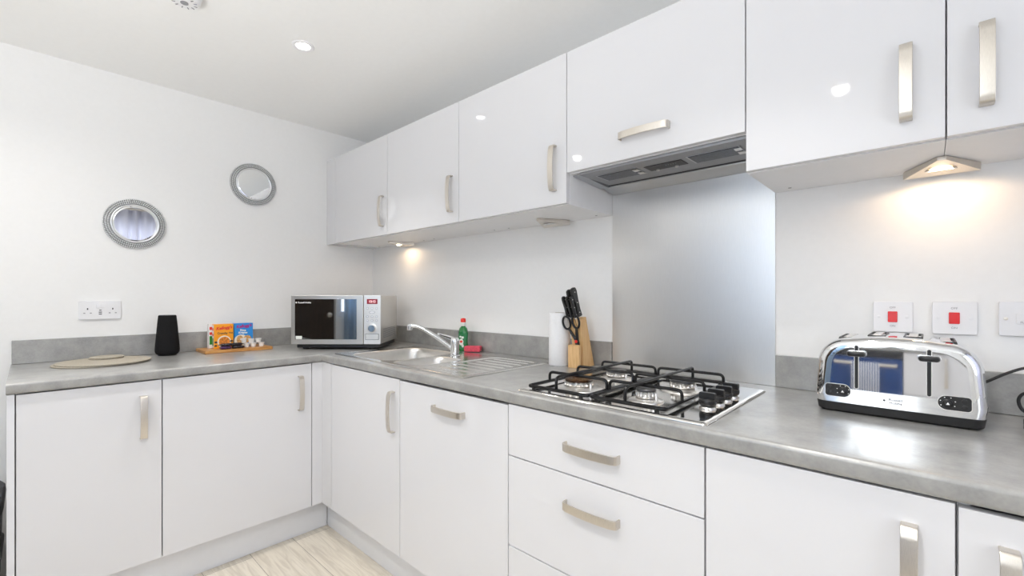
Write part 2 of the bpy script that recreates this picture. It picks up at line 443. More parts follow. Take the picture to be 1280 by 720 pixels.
def left_base(label, y0, y1, hy):
    t = thing('base_cabinet', label, 'cabinet', (.3, (y0+y1)/2, 0), 0, G)
    bm = B(); a = .016
    x0, x1 = .015, FX-DT-.001
    box(bm, x0, x1, y0+.0005, y0+a, .151, .8705); box(bm, x0, x1, y1-a, y1-.0005, .151, .8705)
    box(bm, x0, x1, y0+a, y1-a, .151, .167); box(bm, x0, x0+a, y0+a, y1-a, .167, .8705)
    ob('carcass', bm, CARC, t, smooth=False)
    for xx in (.08,.52):
        for yy in (y0+.05, y1-.05):
            bm = B(); lathe(bm, [(.018,0),(.018,.151)], (xx,yy,0), 12); ob('leg', bm, BLACKPL, t)
    bm = B(); box(bm, FX-DT, FX, y0+g, y1-g, Z0, Z1); dr = ob('door', bm, GLOSS, t, bev=.0016)
    handle(dr, (FX, hy, .729), 'left', 'v')
left_base('gloss white base cabinet at the left end beside the end panel', -1.6815, -1.2855, -1.3455)
left_base('gloss white base cabinet below the cereal boxes, beside the inner corner', -1.2855, -.6885, -.746)
bm = B(); box(bm, .013, FX, -1.7015, -1.683, 0, .8705); tag(ob('end_panel', bm, PLINTH, bev=.001), 'tall white panel closing the left end of the base cabinets', 'panel')
# corner post (two boards meeting in the inner corner)
bm = B()
loops(bm, [[(FX-.018,-.687,z),(FX,-.687,z),(FX,FY,z),(.7205,FY,z),(.7205,FY+.018,z),(FX-.018,FY+.018,z)] for z in (.153,.8695)])
tag(ob('corner_post', bm, GLOSS, bev=.001), 'white corner post between the two runs of base cabinets', 'trim panel')
# plinths
bm = B(); box(bm, .545, .563, -1.682, -.5845, .001, .149); tag(ob('plinth', bm, PLINTH, bev=.001), 'white kick board under the left cabinets', 'plinth', 'kick boards')
bm = B(); box(bm, .5645, 3.51, -.5835, -.5665, .001, .149); tag(ob('plinth', bm, PLINTH, bev=.001), 'long white kick board under the hob and sink cabinets', 'plinth', 'kick boards')

# ------------------------------------------------------------------ worktop
WX, WY, WL, WR = .631, -.645, -1.703, 3.55
SX0, SX1, SY0, SY1 = .684, 1.672, -.602, -.115
hx0, hx1, hy0, hy1 = SX0+.012, SX1-.012, SY0+.012, SY1-.012
bm = B()
xc = [.0005, WX, hx0, hx1, WR]; yc = [WL, WY, hy0, hy1, -.0005]
V = {}
def vv(i, j):
    if (i,j) not in V: V[i,j] = bm.verts.new((xc[i], yc[j], TOP))
    return V[i,j]
for i in range(4):
    for j in range(4):
        if j == 0 and i > 0: continue
        if i == 2 and j == 2: continue
        bm.faces.new((vv(i,j), vv(i+1,j), vv(i+1,j+1), vv(i,j+1)))
fs = list(bm.faces)
ex = bmesh.ops.extrude_face_region(bm, geom=fs)
for v in [e for e in ex['geom'] if isinstance(e, bmesh.types.BMVert)]: v.co.z = TB
bmesh.ops.delete(bm, geom=[], context='FACES') if 0 else None
bmesh.ops.recalc_face_normals(bm, faces=bm.faces)
def frontedge(e):
    a, b = e.verts[0].co, e.verts[1].co
    if abs(a.z-b.z) > 1e-5: return False
    on = lambda f: f(a) and f(b)
    return (on(lambda p: abs(p.y-WY) < 1e-4 and p.x > WX-1e-4) or on(lambda p: abs(p.x-WX) < 1e-4 and p.y < WY+1e-4))
es = [e for e in bm.edges if frontedge(e) and len(e.link_faces) == 2 and e.calc_face_angle(0) > 1]
bmesh.ops.bevel(bm, geom=es, offset=.009, segments=5, profile=.5, affect='EDGES')
tag(ob('worktop', bm, CONC, origin=(0,0,TB), ang=50), 'long grey concrete-look L-shaped worktop holding sink and hob', 'worktop')
def upstand(label, x0, x1, y0, y1):
    bm = B(); box(bm, x0, x1, y0, y1, TOP+.0005, 1.0125)
    tag(ob('upstand', bm, CONC, bev=.0015), label, 'upstand', 'grey upstands')
upstand('grey upstand strip along the wall behind the speaker', .0005, .013, WL+.002, -.0135)
upstand('grey upstand strip behind the tap and sink', .0135, 1.9195, -.0125, -.0005)
upstand('grey upstand strip behind the toaster', 2.518, WR, -.0125, -.0005)

# ------------------------------------------------------------------ sink
def sdr(x, y, r):
    cx, cy, hw, hh, rad = r
    qx = abs(x-cx)-hw+rad; qy = abs(y-cy)-hh+rad
    return math.hypot(max(qx,0), max(qy,0))+min(max(qx,qy),0)-rad
BM = (.935,-.362,.18,.195,.07); BH = (1.235,-.435,.09,.13,.05); DR = (1.505,-.355,.135,.21,.04)
def sst(t): t = max(0., min(1., t)); return t*t*(3-2*t)
def sinkz(x, y):
    z = .9135
    e = min(x-SX0, SX1-x, y-SY0, SY1-y)
    z += .0018*sst(1-abs(e-.006)/.006) if e < .012 else 0
    if e < .003: z = .9108+(.003)*e/.003
    d = sdr(x,y,BM); z -= .004*sst((.012-d)/.012)+.15*sst((-d+.002)/.03) if d < .012 else 0
    d = sdr(x,y,BH); z -= .004*sst((.012-d)/.012)+.11*sst((-d+.002)/.028) if d < .012 else 0
    d = sdr(x,y,DR)
    if d < .01:
        z -= .0035*sst((.01-d)/.012)
        if d < -.012:
            k = (y+.545)/.052
            f = abs(k-round(k))*.052
            z += .0035*sst(1-f/.009)*sst((-d-.012)/.03)
    return z
sink = thing('kitchen_sink', 'stainless steel inset sink with one and a half bowls and ribbed drainer', 'sink', (1.18,-.36,TOP))
NX, NY = 216, 106
reg = {'rim': B(), 'bowl': B(), 'half_bowl': B(), 'drainer': B()}
rv = {k: {} for k in reg}
px = [SX0+(SX1-SX0)*i/NX for i in range(NX+1)]; py = [SY0+(SY1-SY0)*j/NY for j in range(NY+1)]
zz = [[sinkz(x,y) for y in py] for x in px]
for i in range(NX):
    for j in range(NY):
        cx, cy = (px[i]+px[i+1])/2, (py[j]+py[j+1])/2
        k = 'bowl' if sdr(cx,cy,BM) < .010 else 'half_bowl' if sdr(cx,cy,BH) < .010 else 'drainer' if sdr(cx,cy,DR) < .012 else 'rim'
        b = reg[k]; q = []
        for a, c in ((i,j),(i+1,j),(i+1,j+1),(i,j+1)):
            if (a,c) not in rv[k]: rv[k][a,c] = b.verts.new((px[a],py[c],zz[a][c]))
            q.append(rv[k][a,c])
        b.faces.new(q)
for k, b in reg.items():
    o = ob('bowl' if k == 'half_bowl' else k, b, BOWLST if 'bowl' in k else STEEL, sink, ang=80)
    if k == 'half_bowl': o['label'] = 'small half bowl'
    if k in ('bowl','half_bowl'):
        r = BM if k == 'bowl' else BH; zb = .7615 if k == 'bowl' else .8015
        s = B(); lathe(s, [(.012,.001),(.03,.004),(.04,.002),(.042,0)], (r[0],r[1],zb), 24); ob('drain_strainer', s, CHROME, o)
# overflow plate on the back wall of the main bowl
# tap
TX, TY = 1.212, -.258
tap = thing('mixer_tap', 'chrome single-lever mixer tap with long rising spout on the sink', 'tap', (TX,TY,.9135))
bm = B(); lathe(bm, [(.026,.9138),(.026,.919),(.021,.923),(.0205,.93),(.0205,.972),(.0215,.975),(.0215,.978)], (TX,TY,0), 28); ob('body', bm, CHROME, tap)
bm = B(); lathe(bm, [(.0215,.9785),(.0225,.985),(.0215,.996),(.016,1.003),(.004,1.005)], (TX,TY,0), 28)
d = Vector((-.62,-.35,0)).normalized()
lv = smooth_path([(TX,TY,.994), (TX+d.x*.03,TY+d.y*.03,1.005), (TX+d.x*.06,TY+d.y*.06,1.013), (TX+d.x*.088,TY+d.y*.088,1.021)], 5)
sweep(bm, lv, [.011-.006*i/(len(lv)-1) for i in range(len(lv))], 10); ob('lever', bm, CHROME, tap)
bm = B(); tip = Vector((1.045,-.40,1.052)); b0 = Vector((TX,TY,.948))
hd = (tip-b0); hd.z = 0; hd.normalize()
sp = smooth_path([b0+hd*.012, b0+hd*.05+Vector((0,0,.031)), b0+hd*.12+Vector((0,0,.078)), b0+hd*.175+Vector((0,0,.108)), b0+hd*.205+Vector((0,0,.113)), tip+hd*.004+Vector((0,0,.006))], 6)
sweep(bm, sp, .0105, 14); ob('spout', bm, CHROME, tap)
bm = B(); lathe(bm, [(.011,0),(.0135,.002),(.0135,.02),(.009,.024)], (tip.x,tip.y,tip.z-.013), 20); ob('aerator', bm, CHROME, tap)

# ------------------------------------------------------------------ washing up bottle + sponge
bt = thing('dish_soap_bottle', 'green washing-up liquid bottle with red cap behind the tap', 'bottle', (1.052,-.066,TOP+.0003))
def ell(bm, prof, c, rx_ry, seg=32):
    rings = []
    for r, h in prof:
        rings.append([(c[0]+r*rx_ry[0]*math.cos(2*PI*i/seg), c[1]+r*rx_ry[1]*math.sin(2*PI*i/seg), c[2]+h) for i in range(seg)])
    loops(bm, rings)
bm = B(); ell(bm, [(.028,0),(.031,.004),(.031,.03),(.0285,.055),(.0285,.07),(.031,.09),(.030,.105),(.024,.122),(.014,.131),(.0125,.134)], (0,0,0), (1,.72)); body = ob('bottle_body', bm, GREENB, bt, world=False)
bm = B(); ell(bm, [(.0135,.1335),(.0145,.136),(.0145,.150),(.012,.153)], (0,0,0), (1,1)); ob('collar', bm, LABELW, bt, world=False)
bm = B(); ell(bm, [(.0125,.1535),(.014,.155),(.014,.170),(.011,.1745),(.004,.176)], (0,0,0), (1,1), 24); ob('cap', bm, REDPL, bt, world=False)
# label wraps the camera side
def wrap(bm, prof_r, z0, z1, a0, a1, rx_ry, off=.0006, n=14):
    rings = []
    for z in (z0, (z0+z1)/2, z1):
        rings.append([((prof_r+off)*rx_ry[0]*math.cos(a0+(a1-a0)*i/n), (prof_r+off)*rx_ry[1]*math.sin(a0+(a1-a0)*i/n), z) for i in range(n+1)])
    loops(bm, rings, closed=False, cap=False)
bm = B(); wrap(bm, .031, .012, .095, -2.05, .15, (1,.72), .0008); lb = ob('label_sticker', bm, GREENL, bt, world=False)
n = Vector((.55,-.83,0)).normalized(); rgt = Vector((n.y*-1, n.x, 0))
bm = B(); 
for (cu, cv, rad, sq) in ((-.004,.050,.012,1.5),(.004,.074,.007,.9),(-.008,.078,.0055,.9),(.004,.030,.006,1.5)):
    ring = [(cu+rad*math.cos(2*PI*i/20), cv+rad*sq*math.sin(2*PI*i/20)) for i in range(20)]
    loops(bm, [[tuple(rgt*u+n*w+Vector((0,0,v))) for u, v in ring] for w in (.0262,.0268)])
ob('emblem', bm, LABELW, lb, world=False)
bm = B(); ring = rrect(.014,.012,.003)
loops(bm, [[tuple(rgt*(u-.004)+n*w+Vector((0,0,v+.052))) for u, v in ring] for w in (.0269,.0272)]); ob('emblem', bm, REDP, lb, world=False)

bm = B(); loops(bm, [[(u,v,z) for u, v in rrect(.085,.055,.006)] for z in (.0005,.027)])
sp = ob('sponge', bm, SPONGE, None, bev=.003, origin=(0,0,0)); sp.location = (1.092,-.062,.9135) ; sp.rotation_euler = (0,0,.6)
sp.location = (1.125,-.062,.9137)
tag(sp, 'pink sponge lying beside the green bottle behind the tap', 'sponge')

# ------------------------------------------------------------------ paper roll
pr = thing('paper_towel_roll', 'white paper towel roll standing beside the knife block', 'paper towel', (1.728,-.112,TOP+.0003))
bm = B(); R = .0455; H = .222
lathe(bm, [(.02,0),(R-.002,0),(R,.002),(R,H-.002),(R-.002,H),(.02,H),(.02,H-.03)], seg=48); ob('paper', bm, PAPER, pr, world=False, ang=50)
bm = B(); lathe(bm, [(.0185,.002),(.0195,.002),(.0195,H+.001),(.0175,H+.001),(.0175,.19)], seg=24, cap=False); ob('cardboard_core', bm, MATB, pr, world=False)

# ------------------------------------------------------------------ knife block
KX, KY, KW = 1.8225, -.078, .054
kb = thing('knife_block', 'light beech knife block beside the stainless splashback', 'knife block', (KX,KY,TOP+.0003), 0)
side = [(-.0365,0),(.0465,0),(-.016,.208),(-.060,.195),(-.0385,.100)]
bm = B(); prism(bm, side, lambda u,v,w: (w,u,v), -KW/2, KW/2); ob('block', bm, BEECH, kb, world=False, bev=.0015)
bm = B(); prism(bm, [(-.0665,0),(-.0515,0),(-.0515,.094),(-.0665,.092)], lambda u,v,w: (w,u,v), -KW/2, KW/2); ob('scissor_holder', bm, BEECH, kb, world=False, bev=.001)
ax = Vector((-.010,-.030,.105)).normalized()      # knives point up and forward
def knife(label, dx, dy, L, w, th):
    base = Vector((KX+dx, KY+dy, TOP+.1975+(.0045 if dy > -.04 else 0)))
    t = thing('kitchen_knife', label, 'knife', tuple(base), 0, 'black handled knives in the block')
    nrm = Vector((0, ax.z, -ax.y))       # across the blade (front-back)
    def pt(s, o, k): return tuple(base+ax*s+nrm*o+Vector((k,0,0)))
    bl = B(); prism(bl, [(-.14,-w*.30),(-.02,-w*.45),(.012,-w*.45),(.012,w*.45),(-.12,w*.42)], lambda u,v,k: pt(u,v,k), -.0009, .0009); ob('blade', bl, CHROME, t)
    hb = B()
    prof = [(.008,-w*.52),(.008,w*.52),(L*.3,w*.42),(L*.6,w*.46),(L*.88,w*.60),(L,w*.42),(L*1.005,0),(L*.97,-w*.5),(L*.85,-w*.62),(L*.5,-w*.42),(L*.25,-w*.42)]
    prism(hb, prof, lambda u,v,k: pt(u,v,k), -th/2, th/2); h = ob('handle', hb, BLACKPL, t, bev=.003, seg=2)
    for f in (.2,.52,.86):
        rb = B(); 
        c = pt(L*f, 0, 0)
        lathe(rb, [(.0022,-th/2-.0006),(.0022,th/2+.0006)], c, 10, 'x'); ob('rivet', rb, ALU, h)
knife('large black knife handle, rightmost and tallest in the block', .0050, -.028, .130, .029, .013)
knife('black knife handle in the back row, just left of the tallest one', -.0165, -.031, .122, .023, .012)
knife('small black knife handle in front row, leftmost of the block', -.0330+.001, -.0545, .098, .0165, .0115)
knife('small black knife handle in front row, middle of the three', -.0135, -.0545, .098, .0165, .0115)
knife('small black knife handle in front row, rightmost of the three', .0055, -.0545, .098, .0165, .0115)
sx = thing('scissors', 'black kitchen scissors with red pivot hanging on the knife block front', 'scissors', (KX+.006,KY-.0465,TOP+.095))
tilt = Vector((-.08,-.10,1)).normalized()
def S(u, v, w=0): return Vector((KX+.006+u, KY-.0475, TOP+.109))+Vector((0,-.226*v-w,v))
bm = B()
for sgn, ou, ov, ru in ((-1,-.040,.074,.0185),(1,.006,.080,.0165)):
    ring = [S(ou+ru*math.cos(2*PI*k/28), ov+.026*math.sin(2*PI*k/28), .002) for k in range(28)]
    sweep(bm, ring, .0046, 8, closed=True)
    sweep(bm, [S(ou*.80, ov-.026, .002), S(ou*.45, .026, .002), S(ou*.12, .006, .002), S(.003*sgn, -.012, .002), S(.004, -.024, .002)], [.0050,.0062,.0070,.0070,.0058], 10)
ob('grips', bm, BLACKPL, sx)
bm = B()
prism(bm, [(-.004,-.020),(.011,-.020),(.004,-.090)], lambda u,v,w: (KX+.006+u, KY-.0455-w, TOP+.105+v), -.0012, .0012)
ob('blade', bm, CHROME, sx)
bm = B(); lathe(bm, [(.0065,0),(.0065,.004),(.004,.0055)], tuple(S(0,-.001,.008)), 18, 'y'); ob('pivot_button', bm, REDPL, sx)

# ------------------------------------------------------------------ splashback
bm = B(); box(bm, 1.9215, 2.5165, -.0075, -.0008, TOP+.0006, 1.6455)
tag(ob('splashback', bm, SPLASH, bev=.0008), 'tall brushed stainless steel splashback between hob and cooker hood', 'splashback')

# ------------------------------------------------------------------ hob
HX0, HX1, HY0, HY1 = 1.948, 2.5165, -.622, -.117
hob = thing('gas_hob', 'stainless steel four-burner gas hob with black pan supports', 'hob', ((HX0+HX1)/2,(HY0+HY1)/2,TOP))
bm = B(); rr = []
for ins, z in ((0,.9104),(0,.9118),(.004,.9155),(.010,.9175),(.014,.9172)):
    rr.append([(x,y,z) for x,y in rrect(HX1-HX0-2*ins, HY1-HY0-2*ins, .010-ins*.3, 5, (HX0+HX1)/2, (HY0+HY1)/2)])
loops(bm, rr); ob('steel_plate', bm, HOBST, hob, ang=50)
PZ = .9172
def burner(x, y, r, hgt, capm):
    b = B(); lathe(b, [(r*1.75,PZ),(r*1.7,PZ+.003),(r*1.3,PZ+.007),(r*1.05,PZ+.008),(r*1.0,PZ+.004)], (x,y,0), 36); bb = ob('burner', b, ALU, hob)
    c = B(); seg = 72; rings = []
    for rad, z, tooth in ((r*.92,PZ+.006,0),(r*.98,PZ+.010,0),(r*1.02,PZ+hgt*.5,.0),(r*1.04,PZ+hgt*.62,.14),(r*1.04,PZ+hgt*.86,.14),(r*.9,PZ+hgt*.9,0)):
        rings.append([(x+rad*(1-tooth*(i//2%2))*math.cos(2*PI*i/seg), y+rad*(1-tooth*(i//2%2))*math.sin(2*PI*i/seg), z) for i in range(seg)])
    loops(c, rings); ob('flame_crown', c, ALU, bb, ang=30)
    k = B(); lathe(k, [(r*.88,PZ+hgt*.90),(r*.97,PZ+hgt*.93),(r*.99,PZ+hgt*1.08),(r*.92,PZ+hgt*1.16),(r*.3,PZ+hgt*1.14)], (x,y,0), 36); ob('burner_cap', k, capm, bb)
    s = B(); lathe(s, [(.0025,PZ+.004),(.0025,PZ+hgt*.8),(.001,PZ+hgt*.85)], (x+r*1.25,y-r*.4,0), 8); ob('spark_electrode', s, WHITEPL, bb)
burner(2.087,-.492,.043,.026,BURNT)
burner(2.092,-.270,.034,.026,GREYCAP)
burner(2.315,-.505,.027,.030,GREYCAP)
burner(2.335,-.305,.036,.028,GREYCAP)
RT = .0046
def pan_support(x0, x1):
    t = B(); z0 = PZ+.010; zt = PZ+.040
    y0, y1 = -.604, -.150
    fr = fillet([(x0,y0+.03,z0),(x0,y0,z0),(x1,y0,z0),(x1,y1,z0),(x0,y1,z0),(x0,y0,z0),(x0,y0+.02,z0)], .012, 4)
    sweep(t, fr, RT*1.2, 8)
    # flat lower rails seen below the frame
    o = ob('pan_support', t, BLACKEN, hob)
    def bar(p):
        b = B(); sweep(b, fillet(p, .014, 4), RT, 8); ob('support_bar', b, BLACKEN, o)
    xm = (x0+x1)/2
    for y in (-.500, -.342, -.180): bar([(x0,y,z0-.002),(x0,y,zt),(x1,y,zt),(x1,y,z0-.002)])
    bar([(xm,y0,z0-.002),(xm,y0,zt+.0085),(xm,y1,zt+.0085),(xm,y1,z0-.002)])
    for (xx, yy) in ((x0+.02,y0),(x1-.02,y0),(x0+.02,y1),(x1-.02,y1),(x0,-.36),(x1,-.36)):
        f = B(); lathe(f, [(.006,PZ+.0002),(.006,PZ+.008)], (xx,yy,0), 10); ob('rubber_foot', f, BLACKPL, o)
pan_support(1.979, 2.190)
pan_support(2.200, 2.412)
for (kx, ky) in ((2.4685,-.478),(2.4705,-.420),(2.4715,-.361),(2.4725,-.305)):
    b = B(); lathe(b, [(.0205,PZ),(.0205,PZ+.002),(.0185,PZ+.0055),(.014,PZ+.0055)], (kx,ky,0), 28); ring = ob('knob_ring', b, ALU, hob)
    b = B(); lathe(b, [(.0150,PZ+.0058),(.0195,PZ+.010),(.0215,PZ+.015),(.0215,PZ+.022),(.016,PZ+.026)], (kx,ky,0), 28)
    pr2 = [(-.021,0),(.021,0),(.021,.014),(.0185,.0165),(-.0185,.0165),(-.021,.014)]
    prism(b, pr2, lambda u,v,w: (kx+u*.95, ky+w, PZ+.024+v), -.0062, .0062); ob('control_knob', b, BLACKPL, hob, bev=.001)

# ------------------------------------------------------------------ wall cabinets
ZB, ZT = 1.537, 2.084; WF = -.3275
GW = 'white gloss wall cabinets'
def wall_cab(label, x0, x1, z0, hc, orient, name='wall_cabinet'):
    t = thing(name, label, 'cabinet', ((x0+x1)/2, -.16, z0), 0, GW)
    bm = B(); box(bm, x0+.0004, x1-.0004, WF+DT+.0012, -.0008, z0, ZT-.001); ob('carcass', bm, CARC, t, bev=.0008)
    bm = B(); box(bm, x0+g*.7, x1-g*.7, WF, WF+DT, z0+.003, ZT); dr = ob('door', bm, GLOSS, t, bev=.0016)
    if hc: handle(dr, (hc[0], WF, hc[1]), 'hob', orient)
    if z0 < 1.6:
        for dx in (.05, (x1-x0)-.05):
            s = B(); lathe(s, [(.0045,z0-.0012),(.005,z0-.0002)], (x0+dx,-.05,0), 12); ob('screw_cover', s, MARK, t)
    return t
bm = B(); box(bm, .0008, .1245, WF, -.0008, ZB+.001, ZT); tag(ob('filler_panel', bm, GLOSS, bev=.001), 'narrow white filler between the left wall and the first wall cabinet', 'trim panel')
wall_cab('gloss white wall cabinet nearest the left wall, above the microwave', .1255, .7265, ZB, (.683,1.670), 'v')
wall_cab('gloss white wall cabinet above the tap, second from the left wall', .7265, 1.3225, ZB, (1.272,1.673), 'v')
wall_cab('gloss white wall cabinet directly left of the cooker hood', 1.3225, 1.9205, ZB, (1.866,1.674), 'v')
wall_cab('short white wall cabinet with horizontal handle above the cooker hood', 1.9205, 2.5155, 1.646, (2.222,1.722), 'h')
wall_cab('gloss white wall cabinet directly right of the cooker hood', 2.5155, 2.9065, ZB, (2.8425,1.672), 'v')
wall_cab('gloss white wall cabinet at the far right, above the last socket switch', 2.9065, 3.5065, ZB, (2.965,1.671), 'v')

# ------------------------------------------------------------------ hood
hd = thing('cooker_hood', 'dark grey built-in cooker hood under the short cabinet', 'cooker hood', (2.218,-.16,1.61))
bm = B(); box(bm, 1.962, 2.514, -.306, -.102, 1.636, 1.6452); ob('hood_panel', bm, HOODM, hd, bev=.001)
bm = B(); box(bm, 1.945, 2.5135, -.1012, -.0925, 1.6335, 1.6450); ob('shadow_gap', bm, DARKM, hd)
bm = B(); loops(bm, [[(x,-.091,1.6452),(x,-.091,1.640),(x,-.088,1.630),(x,-.060,1.622),(x,-.010,1.618),(x,-.010,1.6452)] for x in (1.930,2.514)]); ob('rear_panel', bm, HOODD, hd, bev=.0008)
bm = B(); loops(bm, [[(x,-.29,1.6452),(x,-.29,1.6415),(x,-.11,1.628),(x,-.10,1.628),(x,-.10,1.6452)] for x in (1.9225,1.9585)]); ob('side_bracket', bm, HOODD, hd, bev=.0006)
for (x0, x1) in ((2.005,2.150),(2.330,2.475)):
    b = B(); box(b, x0, x1, -.255, -.175, 1.6335, 1.6357); fl = ob('grease_filter', b, GREYFIL, hd, bev=.0006)
    b = B(); box(b, x0-.006, x1+.006, -.260, -.170, 1.6349, 1.6359)
    ob('filter_rim', b, HOODD, fl)
    for yy in (-.235,-.195):
        b = B(); box(b, x1-.014, x1+.006, yy-.011, yy+.011, 1.6312, 1.6334); ob('filter_catch', b, ALU, fl, bev=.0006)
b = B(); box(b, 2.178, 2.305, -.245, -.185, 1.634, 1.6358); cp = ob('control_panel', b, DARKM, hd, bev=.0006)
for xx in (2.205, 2.270):
    b = B(); lathe(b, [(.0065,1.6300),(.0065,1.6338)], (xx,-.192,0), 14); ob('slider_button', b, ALU, cp)
for k in range(5):
    b = B(); box(b, 2.245+k*.008, 2.248+k*.008, -.225, -.221, 1.6334, 1.6339); ob('marking', b, MARK, cp)

# ------------------------------------------------------------------ under-cabinet lights
def wedge(label, cx, on):
    t = thing('under_cabinet_light', label, 'light', (cx,-.11,ZB-.021), 0, 'triangular lights under the wall cabinets')
    A = [(-.074,-.034),(.074,-.034),(.008,-.168),(-.008,-.168)]
    bm = B()
    top = [(cx+x, y, ZB-.0006) for x, y in A]
    bot = [(cx+x, y, ZB-.0205 if y > -.1 else ZB-.011) for x, y in A]
    loops(bm, [bot, top]); ob('housing', bm, NICKEL, t, bev=.0015)
    # lens ring on the sloping underside
    n = Vector((0, (.0095/.134), -1)).normalized(); c = Vector((cx,-.085,ZB-.0205+.0095*(.051/.134)))
    def ringp(r, h): 
        u = Vector((1,0,0)); v = n.cross(u)
        return [tuple(c+(u*math.cos(2*PI*i/28)+v*math.sin(2*PI*i/28))*r+n*h) for i in range(28)]
    bm = B(); loops(bm, [ringp(.030,-.001), ringp(.030,.0012), ringp(.024,.0012), ringp(.024,-.001)], cap=False); ob('lens_ring', bm, ALU, t)
    bm = B(); loops(bm, [ringp(.0236,-.0005), ringp(.0236,.0004)]); ob('lens', bm, LENSW if on else LENSOFF, t)
    if on:
        L = bpy.data.lights.new('lamp_bulb', 'SPOT'); L.energy = on; L.color = (1,.68,.41); L.spot_size = 3.0; L.spot_blend = .25; L.shadow_soft_size = .012
        lo = bpy.data.objects.new('lamp_bulb', L); COL.objects.link(lo); lo.parent = t
        lo.location = Vector((cx,-.085,ZB-.026))-Vector((cx,-.11,ZB-.021)); lo.rotation_euler = (.06,0,0)
wedge('triangular nickel light, lit, under the cabinet above the microwave', .484, .7)
wedge('triangular nickel light, unlit, under the cabinet left of the hood', 1.655, 0)
wedge('triangular nickel light, lit, under the cabinet above the toaster', 2.902, .95)

# ------------------------------------------------------------------ ceiling fittings
def downlight(label, x, y, en, cone):
    t = thing('ceiling_downlight', label, 'light', (x,y,CZ-.004), 0, 'recessed ceiling downlights')
    b = B(); lathe(b, [(.045,CZ-.0002),(.045,CZ-.003),(.041,CZ-.0055),(.030,CZ-.004),(.027,CZ-.0005)], (x,y,0), 36, cap=False); ob('bezel', b, WHITEPL, t)
    b = B(); lathe(b, [(.0268,CZ-.0004),(.0268,CZ-.0022),(.02,CZ-.003)], (x,y,0), 28); ob('lens', b, LENS, t)
    L = bpy.data.lights.new('lamp_bulb', 'SPOT'); L.energy = en; L.color = (1,.965,.92); L.spot_size = cone; L.spot_blend = .8; L.shadow_soft_size = .03
    lo = bpy.data.objects.new('lamp_bulb', L); COL.objects.link(lo); lo.parent = t; lo.location = (0,0,-.006)
downlight('lit recessed ceiling downlight in view above the left run of cabinets', .911, -.849, 32, 1.65)
downlight('recessed downlight mirrored in the door left of the hood cabinet', .911, -1.86, 42, 2.7)
downlight('recessed downlight mirrored in the wall cabinet door right of the hood', 2.55, -1.84, 42, 2.7)
downlight('recessed downlight over the right end of the hob run', 2.55, -.86, 32, 1.65)
al = thing('smoke_alarm', 'white round smoke alarm at the top edge on the ceiling', 'smoke alarm', (.945,-1.275,CZ-.04))
b = B(); lathe(b, [(.052,CZ-.0005),(.052,CZ-.008),(.050,CZ-.014),(.047,CZ-.026),(.040,CZ-.034),(.01,CZ-.036)], (.945,-1.275,0), 40); ob('housing', b, WHITEPL, al)
for k in range(12):
    a = 2*PI*k/12; b = B(); r0, r1 = .028, .038
    box(b, -.0014, .0014, r0, r1, CZ-.0362, CZ-.033)
    bmesh.ops.rotate(b, cent=(0,0,0), matrix=Matrix.Rotation(a,3,'Z'), verts=b.verts); bmesh.ops.translate(b, vec=(.945,-1.275,0), verts=b.verts)
    ob('vent_slot', b, MARK, al)
b = B(); lathe(b, [(.012,CZ-.0355),(.012,CZ-.038),(.008,CZ-.039)], (.945,-1.275,0), 20); ob('test_button', b, MARK, al)

# ------------------------------------------------------------------ mirrors
def mirror(label, y, z):
    t = thing('round_mirror', label, 'mirror', (.001,y,z), 0, 'round silver framed wall mirrors')
    def LX(pr, seg=64):
        b = B(); lathe(b, pr, (0,y,z), seg, 'x'); return b
    ob('backing', LX([(.121,.001),(.121,.005),(.09,.009),(.05,.009)]), BACKG, t)
    b = LX([(.094,.009),(.094,.016),(.090,.0175),(.087,.015),(.086,.010)], 64)
    for R_, hx in ((.1195,.008),(.1105,.0115),(.1015,.014)):
        n = int(2*PI*R_/.0080)
        for i in range(n):
            a = 2*PI*i/n; c = (hx, y+R_*math.cos(a), z+R_*math.sin(a))
            m = Matrix.Translation(c) @ Matrix.Rotation(a, 4, 'X') @ Matrix.Diagonal((.0045,.0045,.0037,1))
            bmesh.ops.create_icosphere(b, subdivisions=1, radius=1, matrix=m)
    ob('beaded_frame', b, BEAD, t, ang=80)
    ob('mirror_glass', LX([(.0855,.010),(.0855,.0125),(.080,.0137),(.001,.0137)]), MIRGL, t, ang=8)
mirror('round beaded silver mirror hanging above the wall socket, the left one', -1.293, 1.5605)
mirror('round beaded silver mirror hanging higher and nearer the wall cabinets', -.762, 1.8518)

# ------------------------------------------------------------------ sockets and switches
so = thing('wall_socket', 'white double wall socket with charging ports above the round mats', 'socket', (.001,-1.421,1.1375))
yc0, zc0 = -1.421, 1.1372
b = B(); prism(b, rrect(.148,.086,.005,4), lambda u,v,w: (w, yc0+u, zc0+v), .0006, .0095); pl = ob('plate', b, WHITEPL, so, bev=.0015)
def sbox(nm, u0, u1, v0, v1, m, par, w0=.0092, w1=.0103, bev=0):
    b = B(); box(b, w0, w1, yc0+u0, yc0+u1, zc0+v0, zc0+v1); return ob(nm, b, m, par, bev=bev)
for s in (-1,1):
    c = s*.044
    sbox('earth_hole', c-.0022, c+.0022, .002, .010, DARKM, so)
    for q in (-.011,.011): sbox('pin_hole', c+q-.0032, c+q+.0032, -.0155, -.0115, MARK, so)
    sbox('rocker', s*.0075-.0062, s*.0075+.0062, .010, .028, WHITEPL, so, .0092, .0125, .001)
for v, w in ((-.0005,.004),(-.0095,.0055),(-.0185,.0055)): sbox('charging_port', -w, w, v-.002, v+.002, DARKM, so)

